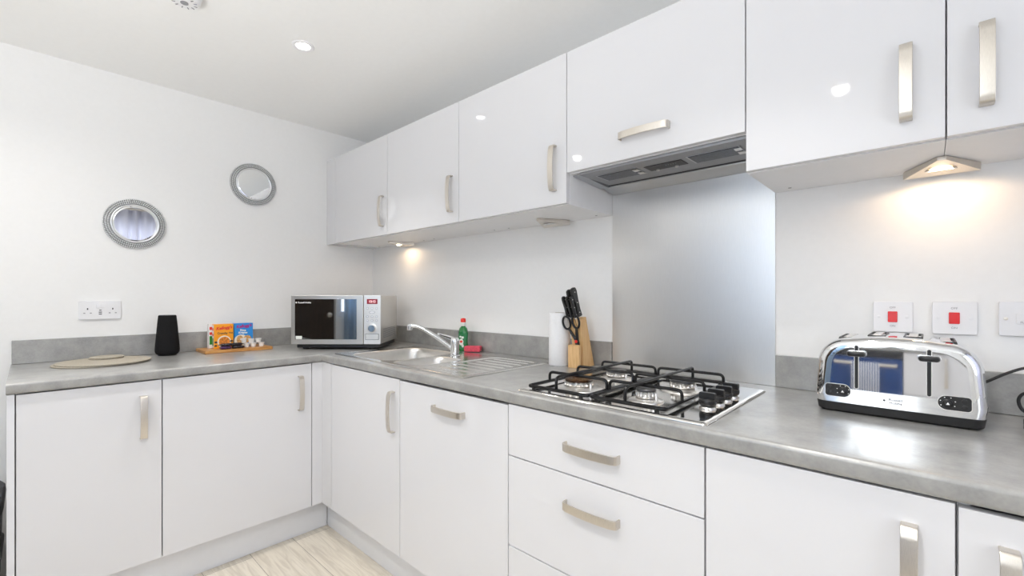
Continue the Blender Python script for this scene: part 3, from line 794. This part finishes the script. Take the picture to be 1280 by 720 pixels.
def cooker_switch(label, x, z, extra=None):
    t = thing('wall_switch', label, 'switch', (x,-.001,z), 0, 'white wall switches behind the toaster')
    b = B(); prism(b, rrect(.0845,.0845,.004,4), lambda u,v,w: (x+u, -w, z+v), .0006, .0095); ob('plate', b, WHITEPL, t, bev=.0016)
    if extra is None:
        b = B(); loops(b, [[(x+u,-w,z+v) for u,v in rrect(.0205,.030,.002,3)] for w in (.0092,.013)]); ob('rocker', b, RED, t, bev=.0012)
        text('lettering', 'OFF', .0075, MARK, t, (x,-.0098,z+.0255), ((1,0,0),(0,0,1)))
        text('lettering', 'ON', .0075, MARK, t, (x,-.0098,z-.0255), ((1,0,0),(0,0,1)))
        for s in (-1,1):
            b = B(); lathe(b, [(.0042,.0092),(.0042,.0102),(.003,.0106)], (x+s*.030,0,z), 16, 'y'); ob('screw', b, WHITEPL, t)
    else:
        b = B(); loops(b, [[(x+u+.0,-w,z+v) for u,v in rrect(.026,.026,.002,3)] for w in (.0092,.012)]); ob('fuse_carrier', b, WHITEPL, t, bev=.0008)
        text('lettering', 'FUSE', .0065, MARK, t, (x,-.0123,z-.0085), ((1,0,0),(0,0,1)))
        for s in (-1,1):
            b = B(); lathe(b, [(.0040,.0092),(.0040,.0104),(.0025,.0108)], (x+s*.0305,0,z), 16, 'y'); sc_ = ob('screw', b, NICKEL, t)
cooker_switch('white square switch with red rocker, nearest the splashback', 2.806, 1.1445)
cooker_switch('white square switch with red rocker, middle of the row above the toaster', 2.9285, 1.1445)
cooker_switch('white fused switch without red rocker, at the right edge', 3.0495, 1.1462, 'fuse')

# ------------------------------------------------------------------ toaster
TXc, TYf, TW = 2.8185, -.268, .312; TY0 = TYf
to = thing('toaster', 'polished chrome four-slot toaster with two black levers', 'toaster', (TXc,-.15,TOP+.0003))
def tprof(ins, z0=.936):
    hw = TW/2-ins; zt = 1.1035-ins; out = []
    R_ = .062-ins*.5; n = 14
    flare = .003
    pts = [(-hw+.004, z0), (-hw, z0+.02), (-hw+.003, z0+.06)]
    for k in range(n+1):
        a = PI-PI/2*k/n; pts.append((-hw+.006+R_+R_*math.cos(a), zt-.008-R_+R_*math.sin(a)))
    pts += [(-.05, zt-.002), (0, zt), (.05, zt-.002)]
    for k in range(n+1):
        a = PI/2-PI/2*k/n; pts.append((hw-.006-R_+R_*math.cos(a), zt-.008-R_+R_*math.sin(a)))
    pts += [(hw-.003, z0+.06), (hw, z0+.02), (hw-.004, z0)]
    return pts
rings = []
D0, D1_ = TYf, -.034
rad = .020
for k in range(7):
    a = PI/2*k/6; ins = rad*(1-math.sin(a)); y = D0+rad*(1-math.cos(a))
    rings.append([(TXc+u, y, max(v,.936)) for u, v in tprof(ins)])
for k in range(7):
    a = PI/2*(1-k/6); ins = rad*(1-math.sin(a)); y = D1_-rad*(1-math.cos(a))
    rings.append([(TXc+u, y, max(v,.936)) for u, v in tprof(ins)])
def bulge(x): return .0045*((x-TXc)/.155)**2          # the front face is slightly convex in plan
rings = [[(x, y+bulge(x)*(1 if k < 7 else 0), z) for x, y, z in r] for k, r in enumerate(rings)]
bm = B(); RR = loops(bm, rings, cap=False); bm.faces.new(RR[-1])
front = RR[0]; n = len(front); NC = 24; prevrow = None
for i in range(n//2+1):
    a, c = front[i], front[n-1-i]
    if i >= n-1-i:
        row = [a]*(NC+1)
    else:
        row = [a]
        for k in range(1, NC):
            x = a.co.x+(c.co.x-a.co.x)*k/NC
            row.append(bm.verts.new((x, D0+bulge(x), a.co.z+(c.co.z-a.co.z)*k/NC)))
        row.append(c)
    if prevrow:
        for k in range(NC):
            q = []
            for v in (prevrow[k], prevrow[k+1], row[k+1], row[k]):
                if v not in q: q.append(v)
            if len(q) > 2: bm.faces.new(q)
    prevrow = row
ob('shell', bm, CHROME, to, ang=70)
b = B(); loops(b, [[(TXc+u, (D0+D1_)/2+v, z) for u,v in rrect(TW-i*2, D1_-D0-i*2, .02, 5)] for i, z in ((.012,.9112),(.006,.916),(.003,.9355))]); ob('base', b, BLACKPL, to, bev=.001)
for xx in (-.115,.115):
    for yy in (-.225,-.075):
        b = B(); lathe(b, [(.012,.9103),(.012,.9135)], (TXc+xx,yy,0), 12); ob('rubber_foot', b, BLACKPL, to)
for x0, x1 in ((2.706,2.746),(2.765,2.804),(2.832,2.872),(2.890,2.929)):
    xm = (x0+x1)/2; w = .0385
    zt = 1.1015-.5*max(0,abs(xm-TXc)-.06)**1.2
    b = B(); yA, yB = -.212, -.075
    rim = lambda ww, yy0, yy1, z: [(xm-ww/2,yy0,z),(xm+ww/2,yy0,z),(xm+ww/2,yy1,z),(xm-ww/2,yy1,z)]
    loops(b, [rim(w,yA,yB,zt-.004), rim(w-.004,yA+.002,yB-.002,zt+.003), rim(w-.010,yA+.006,yB-.006,zt+.003), rim(w-.012,yA+.008,yB-.008,zt-.004)], cap=False)
    sl = ob('slot', b, BLACKPL, to)
    b = B(); box(b, xm-w/2+.0105, xm+w/2-.0105, yA+.004, yB-.006, zt-.003, zt+.0036); ob('bread_guide', b, ALU, sl, bev=.0012)
for lx in (2.7496, 2.8802):
    TYf = TY0+bulge(lx)
    b = B(); prism(b, rrect(.0095,.108,.0045,5), lambda u,v,w: (lx+u, TYf-w, 1.028+v), -.0005, .0007); tr = ob('lever_track', b, ALU, to)
    b = B(); prism(b, rrect(.0068,.105,.0033,5), lambda u,v,w: (lx+u, TYf-w, 1.028+v), .0003, .0013); ob('lever_groove', b, BLACKPL, tr)
    b = B(); rings = []
    for s, w in ((.75,.0015),(.96,.004),(1,.009),(.98,.016),(.86,.020),(.5,.0215)):
        rings.append([(lx+u*s, TYf-w, 1.0610+v*s) for u, v in rrect(.037,.0125,.006,6)])
    loops(b, rings); lv = ob('lever', b, BLACKPL, to)
    b = B(); loops(b, [[(lx+u, TYf-w, 1.0610+v) for u, v in rrect(.0395,.0145,.007,6)] for w in (.0055,.0085)]); ob('lever_trim', b, CHROME, lv, bev=.0006)
F = ((1,0,0),(0,0,1))
def pill(x0, x1, z0, z1, flip):
    cx, cz = (x0+x1)/2, (z0+z1)/2; w, h = x1-x0, z1-z0; pts = []; TYf = TY0+bulge(cx)-.0004
    for (qx, qz, a0) in ((1,1,0),(-1,1,PI/2),(-1,-1,PI),(1,-1,1.5*PI)):
        r = h*.49 if qx == flip else h*.22
        for k in range(8):
            a = a0+PI/2*k/7; pts.append((cx+qx*(w/2-r)+r*math.cos(a), cz+qz*(h/2-r)+r*math.sin(a)))
    b = B(); loops(b, [[(cx+(u-cx)*1.05, TYf-q, cz+(v-cz)*1.08) for u, v in pts] for q in (-.0004,.0006)]); tr = ob('control_trim', b, ALU, to)
    b = B(); loops(b, [[(u, TYf-q, v) for u, v in pts] for q in (.0003,.0016)]); pn = ob('control_panel', b, BLACKPL, to)
    dx = cx+flip*h*.35
    b = B(); lathe(b, [(.0085,.0014),(.0085,.007),(.006,.009)], (dx, TYf, cz), 20, 'y'); ob('browning_dial', b, BLACKPL, pn)
    for k in range(6):
        a = -.5+k*(PI+1)/5; b = B(); lathe(b, [(.0011,.0016),(.0011,.0021)], (dx+.0125*math.cos(a), TYf, cz+.0125*math.sin(a)), 8, 'y'); ob('marking', b, MARKL, pn)
    b = B(); loops(b, [[(dx-.003,TYf-w,cz-.003),(dx+.003,TYf-w,cz-.003),(dx,TYf-w,cz+.0025)] for w in (.009,.0094)]); ob('marking', b, MARKL, pn)
    for s in (-1,1):
        b = B(); lathe(b, [(.0048,.0014),(.0048,.003),(.0036,.0034)], (cx-flip*w*.30, TYf, cz+s*h*.22), 14, 'y'); ob('push_button', b, BLACKPL, pn)
pill(2.6865, 2.7375, .9505, .9810, 1)
pill(2.8945, 2.9475, .9505, .9810, -1)
TYf = TY0+bulge(2.8225)-.0002
text('lettering', 'Russell', .0088, DARKM, to, (2.8225,TYf-.0005,.9575), F, bold=.0001)
text('lettering', 'Hobbs', .0088, DARKM, to, (2.8225,TYf-.0005,.9500), F, bold=.0001)
b = B(); lathe(b, [(.0024,.0),(.0024,.0006)], (2.802,TYf,.9545), 14, 'y'); ob('emblem', b, DARKM, to)
TYf = TY0+bulge(2.7055)-.0003
tri = [(2.6945,1.0515),(2.7165,1.0515),(2.7055,1.0715)]
b = B(); sweep(b, [(u,TYf-.0002,v) for u,v in tri], .0006, 6, closed=True); ob('warning_symbol', b, DARKM, to)
b = B()
for k in range(3): sweep(b, [(2.7025+k*.003,TYf-.0002,1.0545),(2.7032+k*.003,TYf-.0002,1.0575),(2.7025+k*.003,TYf-.0002,1.0605)], .0005, 6)
ob('warning_symbol', b, DARKM, to)
cp = smooth_path([(2.955,-.045,.972),(2.985,-.030,.989),(3.018,-.028,1.013),(3.050,-.028,1.030),(3.085,-.030,1.035),(3.115,-.035,1.015),(3.125,-.045,.965),(3.105,-.055,.925),(3.07,-.06,.920),(3.043,-.06,.932),(3.035,-.06,.955),(3.043,-.062,.973),(3.065,-.064,.978),(3.09,-.068,.955),(3.10,-.085,.922),(3.085,-.12,.9145),(3.06,-.15,.9150)], 7)
b = B(); sweep(b, cp, .0034, 8); cd = ob('power_cord', b, CORD, to)
b = B(); e = Vector((3.052,-.158,.924))
loops(b, [[(e.x+u, e.y+k, e.z+v) for u, v in rrect(w, h, .004, 4)] for k, w, h in ((.014,.012,.010),(.004,.026,.022),(-.012,.040,.026),(-.022,.044,.026))]); plg = ob('plug', b, CORD, cd, bev=.001)
for dx in (-.011,.011):
    b = B(); box(b, e.x+dx-.003, e.x+dx+.003, e.y-.038, e.y-.021, e.z-.0055, e.z-.0015); ob('plug_pin', b, ALU, plg) if 0 else b.free()

# ------------------------------------------------------------------ microwave (turned towards the room, set across the corner)
yaw = -.7483
MWF = Vector((.3192, -.6725, TOP))     # front lower left corner on the worktop
# local axes: x along front (to the right), y into the corner, z up
mw = thing('microwave', 'stainless steel microwave with dark glass door standing across the corner', 'microwave', tuple(MWF), -yaw)
W_, H_, D_ = .4915, .268, .345; Z_ = .030
def mb(x0,x1,y0,y1,z0,z1):
    b = B(); box(b, x0,x1,y0,y1,z0+Z_,z1+Z_); return b
mo = lambda n, b, m, p=mw, **k: ob(n, b, m, p, world=False, **k)
mo('casing', mb(.002,W_-.001,.016,D_,.001,H_-.001), MWST, bev=.003)
dr = mo('door', mb(0,.3955,-.004,.015,0,H_), MWST, bev=.003)
mo('door_glass', mb(.0222,.3605,-.0052,-.0030,.0268,.2478), MWGL, dr, bev=.0008)
pn = mo('control_panel', mb(.398,W_,-.004,.015,0,H_), MWPAN, bev=.003)
mo('display', mb(.4165,.4745,-.0052,-.003,.2205,.2478), DISPLAY, pn, bev=.0006)
RM = Matrix.Rotation(-yaw,3,'Z')
def mwp(x,y,z): return MWF+RM@Vector((x,y,z+Z_))
MF = (tuple(RM@Vector((1,0,0))), (0,0,1))
text('digits', '12:12', .017, DIGIT, pn, mwp(.4455,-.0056,.234), MF, bold=.0002)
text('lettering', 'Russell Hobbs', .0125, MARKL, dr, mwp(.076,-.0056,.2285), MF, bold=.0002)
b = B(); lathe(b, [(.0042,.0052),(.0042,.0056)], (.0305,0,.2285+Z_), 14, 'y'); mo('emblem', b, MARKL, dr)
mo('sticker', mb(.0278,.0615,-.0056,-.0051,.0285,.0455), LABELW, dr)
def disc(nm, x, z, r, h, m, par, sxx=1.):
    b = B(); rings = []
    for rr_, hh in ((r,.0035),(r,.004+h*.7),(r*.85,.004+h),(r*.3,.004+h)):
        rings.append([(x+rr_*sxx*math.cos(2*PI*i/28), -hh, z+Z_+rr_*math.sin(2*PI*i/28)) for i in range(28)])
    loops(b, rings); return mo(nm, b, m, par)
for zz_ in (.1967,.1517,.1304):
    for xx in (.4199,.4447,.4691):
        disc('button_surround', xx, zz_, .0062, .0006, MARK, pn); disc('button', xx, zz_, .0047, .0022, WHITEPL, pn)
disc('button_surround', .4447, .175, .0072, .0006, MARK, pn, 2.3); disc('button', .4447, .175, .0055, .0022, WHITEPL, pn, 2.6)
disc('dial_ring', .4458, .088, .026, .002, ALU, pn); disc('dial', .4458, .088, .0205, .018, CHROME, pn)
mo('button_surround', mb(.4085,.4815,-.0048,-.003,.0245,.0575), DARKM, pn)
mo('door_release_button', mb(.4105,.4795,-.0068,-.003,.0262,.0558), MWPAN, pn, bev=.0012)
for k in range(7):
    mo('vent', mb(W_-.0012,W_-.0002,.05,.30,.03+k*.008,.033+k*.008), MARK)
mo('base_shade', mb(.024,W_-.012,.018,D_-.01,-.020,.0005), BLACKPL)  # black base deepened to stand in for the shadow under the casing
for xx in (.06,W_-.06):
    for yy in (.05,D_-.05):
        b = B(); lathe(b, [(.016,.0004),(.018,.003),(.018,.0245)], (xx,yy,0), 14); mo('foot', b, BLACKPL)

# ------------------------------------------------------------------ left run things
def disc_thing(name, label, cat, x, y, z, r, h, m, group=None):
    b = B(); lathe(b, [(r-.0015,0),(r,.0015),(r,h-.0015),(r-.0015,h),(r*.5,h)], seg=64)
    o = ob(name, b, m, None, origin=(0,0,0), ang=40); o.location = (x,y,z); tag(o, label, cat, group); return o
disc_thing('table_mat', 'lower of the two large round beige felt mats on the worktop', 'mat', .232, -1.434, TOP+.0004, .158, .0055, MATB, 'round felt mats')
disc_thing('table_mat', 'upper of the two large round beige felt mats, right under the coaster', 'mat', .238, -1.424, TOP+.0061, .158, .0055, MATB, 'round felt mats')
disc_thing('coaster', 'lower of the two small round beige felt coasters on the mats', 'coaster', .150, -1.412, TOP+.0119, .060, .0045, MATB, 'felt coasters')
disc_thing('coaster', 'topmost small round beige felt coaster on the mats', 'coaster', .153, -1.410, TOP+.0166, .060, .0045, MATB, 'felt coasters')

sp = thing('smart_speaker', 'tall black cone-shaped speaker beside the round mats', 'speaker', (.110,-1.183,TOP+.0003))
b = B(); lathe(b, [(.030,0),(.038,.001),(.038,.004)], seg=40); ob('base', b, BLACKPL, sp, world=False)
b = B(); lathe(b, [(.036,.0042),(.044,.008),(.0492,.018),(.0500,.030),(.0485,.055),(.0400,.160),(.0365,.195),(.0345,.198)], seg=48); ob('fabric_sleeve', b, BLACKCL, sp, world=False)
b = B(); lathe(b, [(.0345,.1975),(.0335,.1995),(.01,.1995)], seg=40); ob('top_plate', b, BLACKPL, sp, world=False)

b = B(); loops(b, [[(u,v,z) for u,v in rrect(.195,.317,.005,3,.1175,-.8885)] for z in (TOP+.0005,TOP+.0155)])
bd = ob('serving_board', b, BAMBOO, bev=.0015); tag(bd, 'bamboo serving board under the cereal boxes and milk pots', 'board')
BZ = TOP+.0158
def cereal(label, x1, y0, y1, h, m, dep=.034, side=CARDW):
    t = thing('cereal_box', label, 'cereal box', (x1-dep/2,(y0+y1)/2,BZ), 0, 'small cereal boxes on the board')
    b = B(); box(b, x1-dep, x1, y0, y1, BZ, BZ+h); ob('carton', b, m, t, bev=.0008)
    return t
FX_ = ((0,1,0),(0,0,1))
def blob(t, x, y, z, ry, rz_, m, nm='picture', th=.0004, sgn=1):
    b = B(); loops(b, [[(x+w, y+ry*math.cos(2*PI*i/26), z+rz_*math.sin(2*PI*i/26)) for i in range(26)] for w in (.0001,th)]); return ob(nm, b, m, t)
y0, y1, x1 = -.988, -.898, .122; ym = (y0+y1)/2
cz = cereal('orange cereal box on the bamboo board, in front at left', x1, y0, y1, .1285, ORANGE)
text('lettering', "Kellogg's", .0215, REDP, cz, (x1+.0004,ym+.001,BZ+.108), ((0,1,.10),(0,-.10,1)), shear=.3, bold=.0009, sx=.98)
text('lettering', 'Crunchy', .0150, DARKM, cz, (x1+.0004,ym-.006,BZ+.080), FX_, bold=.0003, sx=.9)
text('lettering', 'Nut', .0120, DARKM, cz, (x1+.0004,ym+.033,BZ+.081), FX_, bold=.0003)
blob(cz, x1+.0002, ym+.002, BZ+.035, .032, .032, CREAMP); blob(cz, x1+.0006, ym+.003, BZ+.035, .026, .026, BROWNP)
for yy, zz_ in ((-.036,.033),(-.037,.015),(.036,.036)): blob(cz, x1+.0003, ym+yy, BZ+zz_, .007, .005, DARKM)
b = B(); box(b, x1-.031, x1-.003, y0-.0006, y0-.0001, BZ+.004, BZ+.124); ob('side_panel', b, CARDW, cz)
for zz_, hh, m in ((.015,.04,GREENC),(.066,.012,REDP),(.095,.014,REDP)):
    b = B(); box(b, x1-.026, x1-.007, y0-.0010, y0-.0007, BZ+zz_, BZ+zz_+hh); ob('picture', b, m, cz)
y0, y1, x1 = -.892, -.799, .112; ym = (y0+y1)/2
bz_ = cereal('blue cereal box on the bamboo board, right of the orange box', x1, y0, y1, .1290, BLUE)
text('lettering', "Kellogg's", .0215, MAGP, bz_, (x1+.0004,ym+.001,BZ+.113), ((0,1,.10),(0,-.10,1)), shear=.3, bold=.0009, sx=.98)
text('lettering', 'Rice', .0165, LABELW, bz_, (x1+.0004,ym-.003,BZ+.090), FX_, bold=.0006)
text('lettering', 'Krispies', .0150, LABELW, bz_, (x1+.0004,ym-.003,BZ+.077), FX_, bold=.0006, sx=.9)
blob(bz_, x1+.0002, ym-.012, BZ+.035, .034, .032, CREAMP); blob(bz_, x1+.0005, ym-.018, BZ+.040, .016, .022, TANP); blob(bz_, x1+.0005, ym+.018, BZ+.042, .020, .020, TANP)
y0, y1, x1 = -1.002, -.912, .084
wb = cereal('white and green cereal box half hidden behind the orange box', x1, y0, y1, .1300, CARDW)
for zz_, hh, m in ((.02,.045,GREENC),(.072,.014,REDP),(.098,.016,REDP)):
    b = B(); box(b, x1+.0001, x1+.0005, y0+.003, y1-.01, BZ+zz_, BZ+zz_+hh); ob('picture', b, m, wb)

def pot(label, x, y, z, tilt=0):
    t = thing('milk_pot', label, 'milk pot', (x,y,z), 0, 'white milk pots on the board')
    b = B(); lathe(b, [(.0095,0),(.0110,.001),(.0140,.0195),(.0162,.0200),(.0162,.0212)], seg=24); ob('cup', b, POTW, t, world=False)
    b = B(); lathe(b, [(.0160,.0213),(.0160,.0218),(.003,.0222)], seg=24); ob('foil_lid', b, WHITEPL, t, world=False)
    if tilt: t.rotation_euler = (tilt,0,.2)
pot('white milk pot, leftmost of the lower row on the board', .163, -.846, BZ+.0003)
pot('white milk pot, second in the lower row on the board', .161, -.8125, BZ+.0003)
pot('white milk pot set back behind the lower row', .126, -.806, BZ+.0003)
pot('white milk pot, rightmost of the lower row near the board end', .160, -.7715, BZ+.0003)
pot('tilted white milk pot, leftmost of the upper row', .1605, -.857, BZ+.0268, .20)
pot('white milk pot, middle of the upper row', .1585, -.8215, BZ+.0228)
pot('white milk pot, rightmost of the upper row', .1585, -.786, BZ+.0228)
def packet(label, x, y0, y1, z, m, dep=.034, h=.0145):
    b = B(); rings = []
    L = y1-y0
    for s, sc_ in ((0,.25),(.03,.3),(.10,.95),(.5,1),(.90,.95),(.97,.3),(1,.25)):
        rings.append([(x+u, y0+L*s, z+h/2+v*sc_) for u, v in rrect(dep, h, .005, 4)])
    loops(b, rings); o = ob('snack_packet', b, m, ang=60); tag(o, label, 'packet', 'dark wrapped snacks on the board')
    b = B(); box(b, x+dep/2-.0003, x+dep/2+.0004, y0+L*.3, y0+L*.62, z+h*.35, z+h*.6)
    ob('label_print', b, MAGP if m is PURPLE else MARK, o, world=False) if 0 else b.free()
packet('purple foil snack packet, lower left of the little stack', .178, -.975, -.925, BZ+.0003, PURPLE)
packet('black foil snack packet, lower right of the little stack', .178, -.922, -.864, BZ+.0003, DARKFO)
packet('long black foil snack packet lying on top of the stack', .176, -.978, -.868, BZ+.0152, DARKFO)

# ------------------------------------------------------------------ bin at the left edge
bn = thing('pedal_bin', 'grey pedal bin at the left edge beside the end panel', 'bin', (.30,-1.905,0))
b = B(); loops(b, [[(.30+u, -1.905+v, z) for u,v in rrect(.36-i*2,.37-i*2,.07-i,8)] for i, z in ((.012,.001),(.010,.02),(.004,.25),(.0,.405))]); ob('body', b, BINM, bn, ang=50)
b = B(); loops(b, [[(.30+u, -1.905+v, z) for u,v in rrect(.366-i*2,.376-i*2,.072-i,8)] for i, z in ((.0,.250),(.0,.256))]); ob('band', b, BINM, bn, ang=50)
b = B(); loops(b, [[(.30+u, -1.905+v, z) for u,v in rrect(.376-i*2,.386-i*2,.074-i*.6,8)] for i, z in ((.02,.4052),(.004,.412),(.0,.435),(.002,.455),(.012,.468),(.04,.474))]); ob('lid', b, BLACKPL, bn, ang=50)
b = B(); box(b, .478, .52, -1.945, -1.865, .012, .024); ob('pedal', b, BLACKPL, bn, bev=.003)

# ------------------------------------------------------------------ run behind the camera (seen only as reflections)
OF = -2.44
def opp(label, x0, x1, fronts, name='base_cabinet'):
    t = thing(name, label, 'cabinet', ((x0+x1)/2,-2.75,0), 0, 'cabinets opposite the hob')
    b = B(); box(b, x0, x1, YB+.005, OF-.021, .10, .871); ob('carcass', b, CARC, t, smooth=False)
    b = B(); box(b, x0, x1, OF-.075, OF-.06, 0, .0995); ob('kick_board', b, PLINTH, t)
    for kind, z0, z1, hx, hz, o_ in fronts:
        b = B(); box(b, x0+g, x1-g, OF-.02, OF, z0, z1); d = ob(kind, b, GLOSS, t, bev=.0016); handle(d, (hx, OF, hz), 'front', o_)
opp('white drawer unit right of the oven mirrored in the toaster', 2.80, 3.40, [('drawer_front',.62,.868,3.10,.76,'v'),('drawer_front',.36,.616,3.10,.50,'v'),('drawer_front',.105,.356,3.10,.24,'v')], 'drawer_unit')
b = B(); box(b, 2.20, 3.40, YB+.002, OF+.01, .872, .91); tag(ob('worktop', b, CONC, bev=.002), 'short grey worktop over the oven behind the camera', 'worktop')
ov = thing('built_in_oven', 'dark glass oven tinted with reflected sky blue, mirrored in the chrome toaster front', 'oven', (2.5,-2.74,0))
b = B(); box(b, 2.205, 2.795, YB+.005, OF-.021, .10, .871); ob('housing', b, CARC, ov)
b = B(); box(b, 2.205, 2.795, OF-.075, OF-.06, 0, .0995); ob('kick_board', b, PLINTH, ov)
b = B(); box(b, 2.205, 2.795, OF-.02, OF, .825, .868); ob('control_panel', b, BLACKGL, ov, bev=.001)
b = B(); box(b, 2.205, 2.795, OF-.02, OF, .11, .820); dv = ob('oven_door', b, OVENSKY, ov, bev=.001)
b = B(); sweep(b, fillet([(2.25,OF,.785),(2.25,OF+.045,.785),(2.75,OF+.045,.785),(2.75,OF,.785)], .012), .009, 12); ob('handle', b, NICKEL, dv)
b = B(); rings = []
for z, d0 in ((.36,.059),(.70,.059),(.785,.059),(.7975,.052),(.7975,.040),(.785,.032),(.70,.031),(.45,.031)):
    rings.append([(2.40+.22*i/30, OF+d0+.003*math.sin(i*.7)*(1 if z < .7 else 0), z) for i in range(31)])
loops(b, rings, closed=False, cap=False); tw = ob('tea_towel', b, TOWEL); md = tw.modifiers.new('thick','SOLIDIFY'); md.thickness = .0015
tag(tw, 'navy and white striped tea towel on the oven handle', 'towel')

# added fill spot shining upwards to even out the ceiling, no fitting there
L = bpy.data.lights.new('ceiling_fill', 'SPOT'); L.energy = 56; L.color = (1,.985,.965); L.spot_size = 2.97; L.spot_blend = .5; L.shadow_soft_size = .12
lo = bpy.data.objects.new('ceiling_fill', L); COL.objects.link(lo); lo.location = (1.9,-2.25,1.25); lo.rotation_euler = (PI, 0, 0)

# ------------------------------------------------------------------ camera, world, look
cam = bpy.data.cameras.new('camera'); co = bpy.data.objects.new('camera', cam); COL.objects.link(co)
co.location = (2.8778,-1.6483,1.2002); co.rotation_euler = (PI/2, 0, .7483)
cam.sensor_width = 36; cam.lens = 559.69/1280*36; cam.shift_y = 10.985/1280; cam.clip_start = .02
sc.camera = co
w = bpy.data.worlds.new('world'); sc.world = w; w.use_nodes = True
w.node_tree.nodes['Background'].inputs[0].default_value = (.75,.85,1,1); w.node_tree.nodes['Background'].inputs[1].default_value = .5
vs = sc.view_settings
vs.view_transform = 'Standard'; vs.look = 'None'; vs.gamma = 1; vs.use_curve_mapping = False; vs.exposure = 0.
sc.cycles.max_bounces = 14; sc.cycles.diffuse_bounces = 8; sc.cycles.glossy_bounces = 6
sc.cycles.sample_clamp_indirect = 6
sc.cycles.use_denoising = True
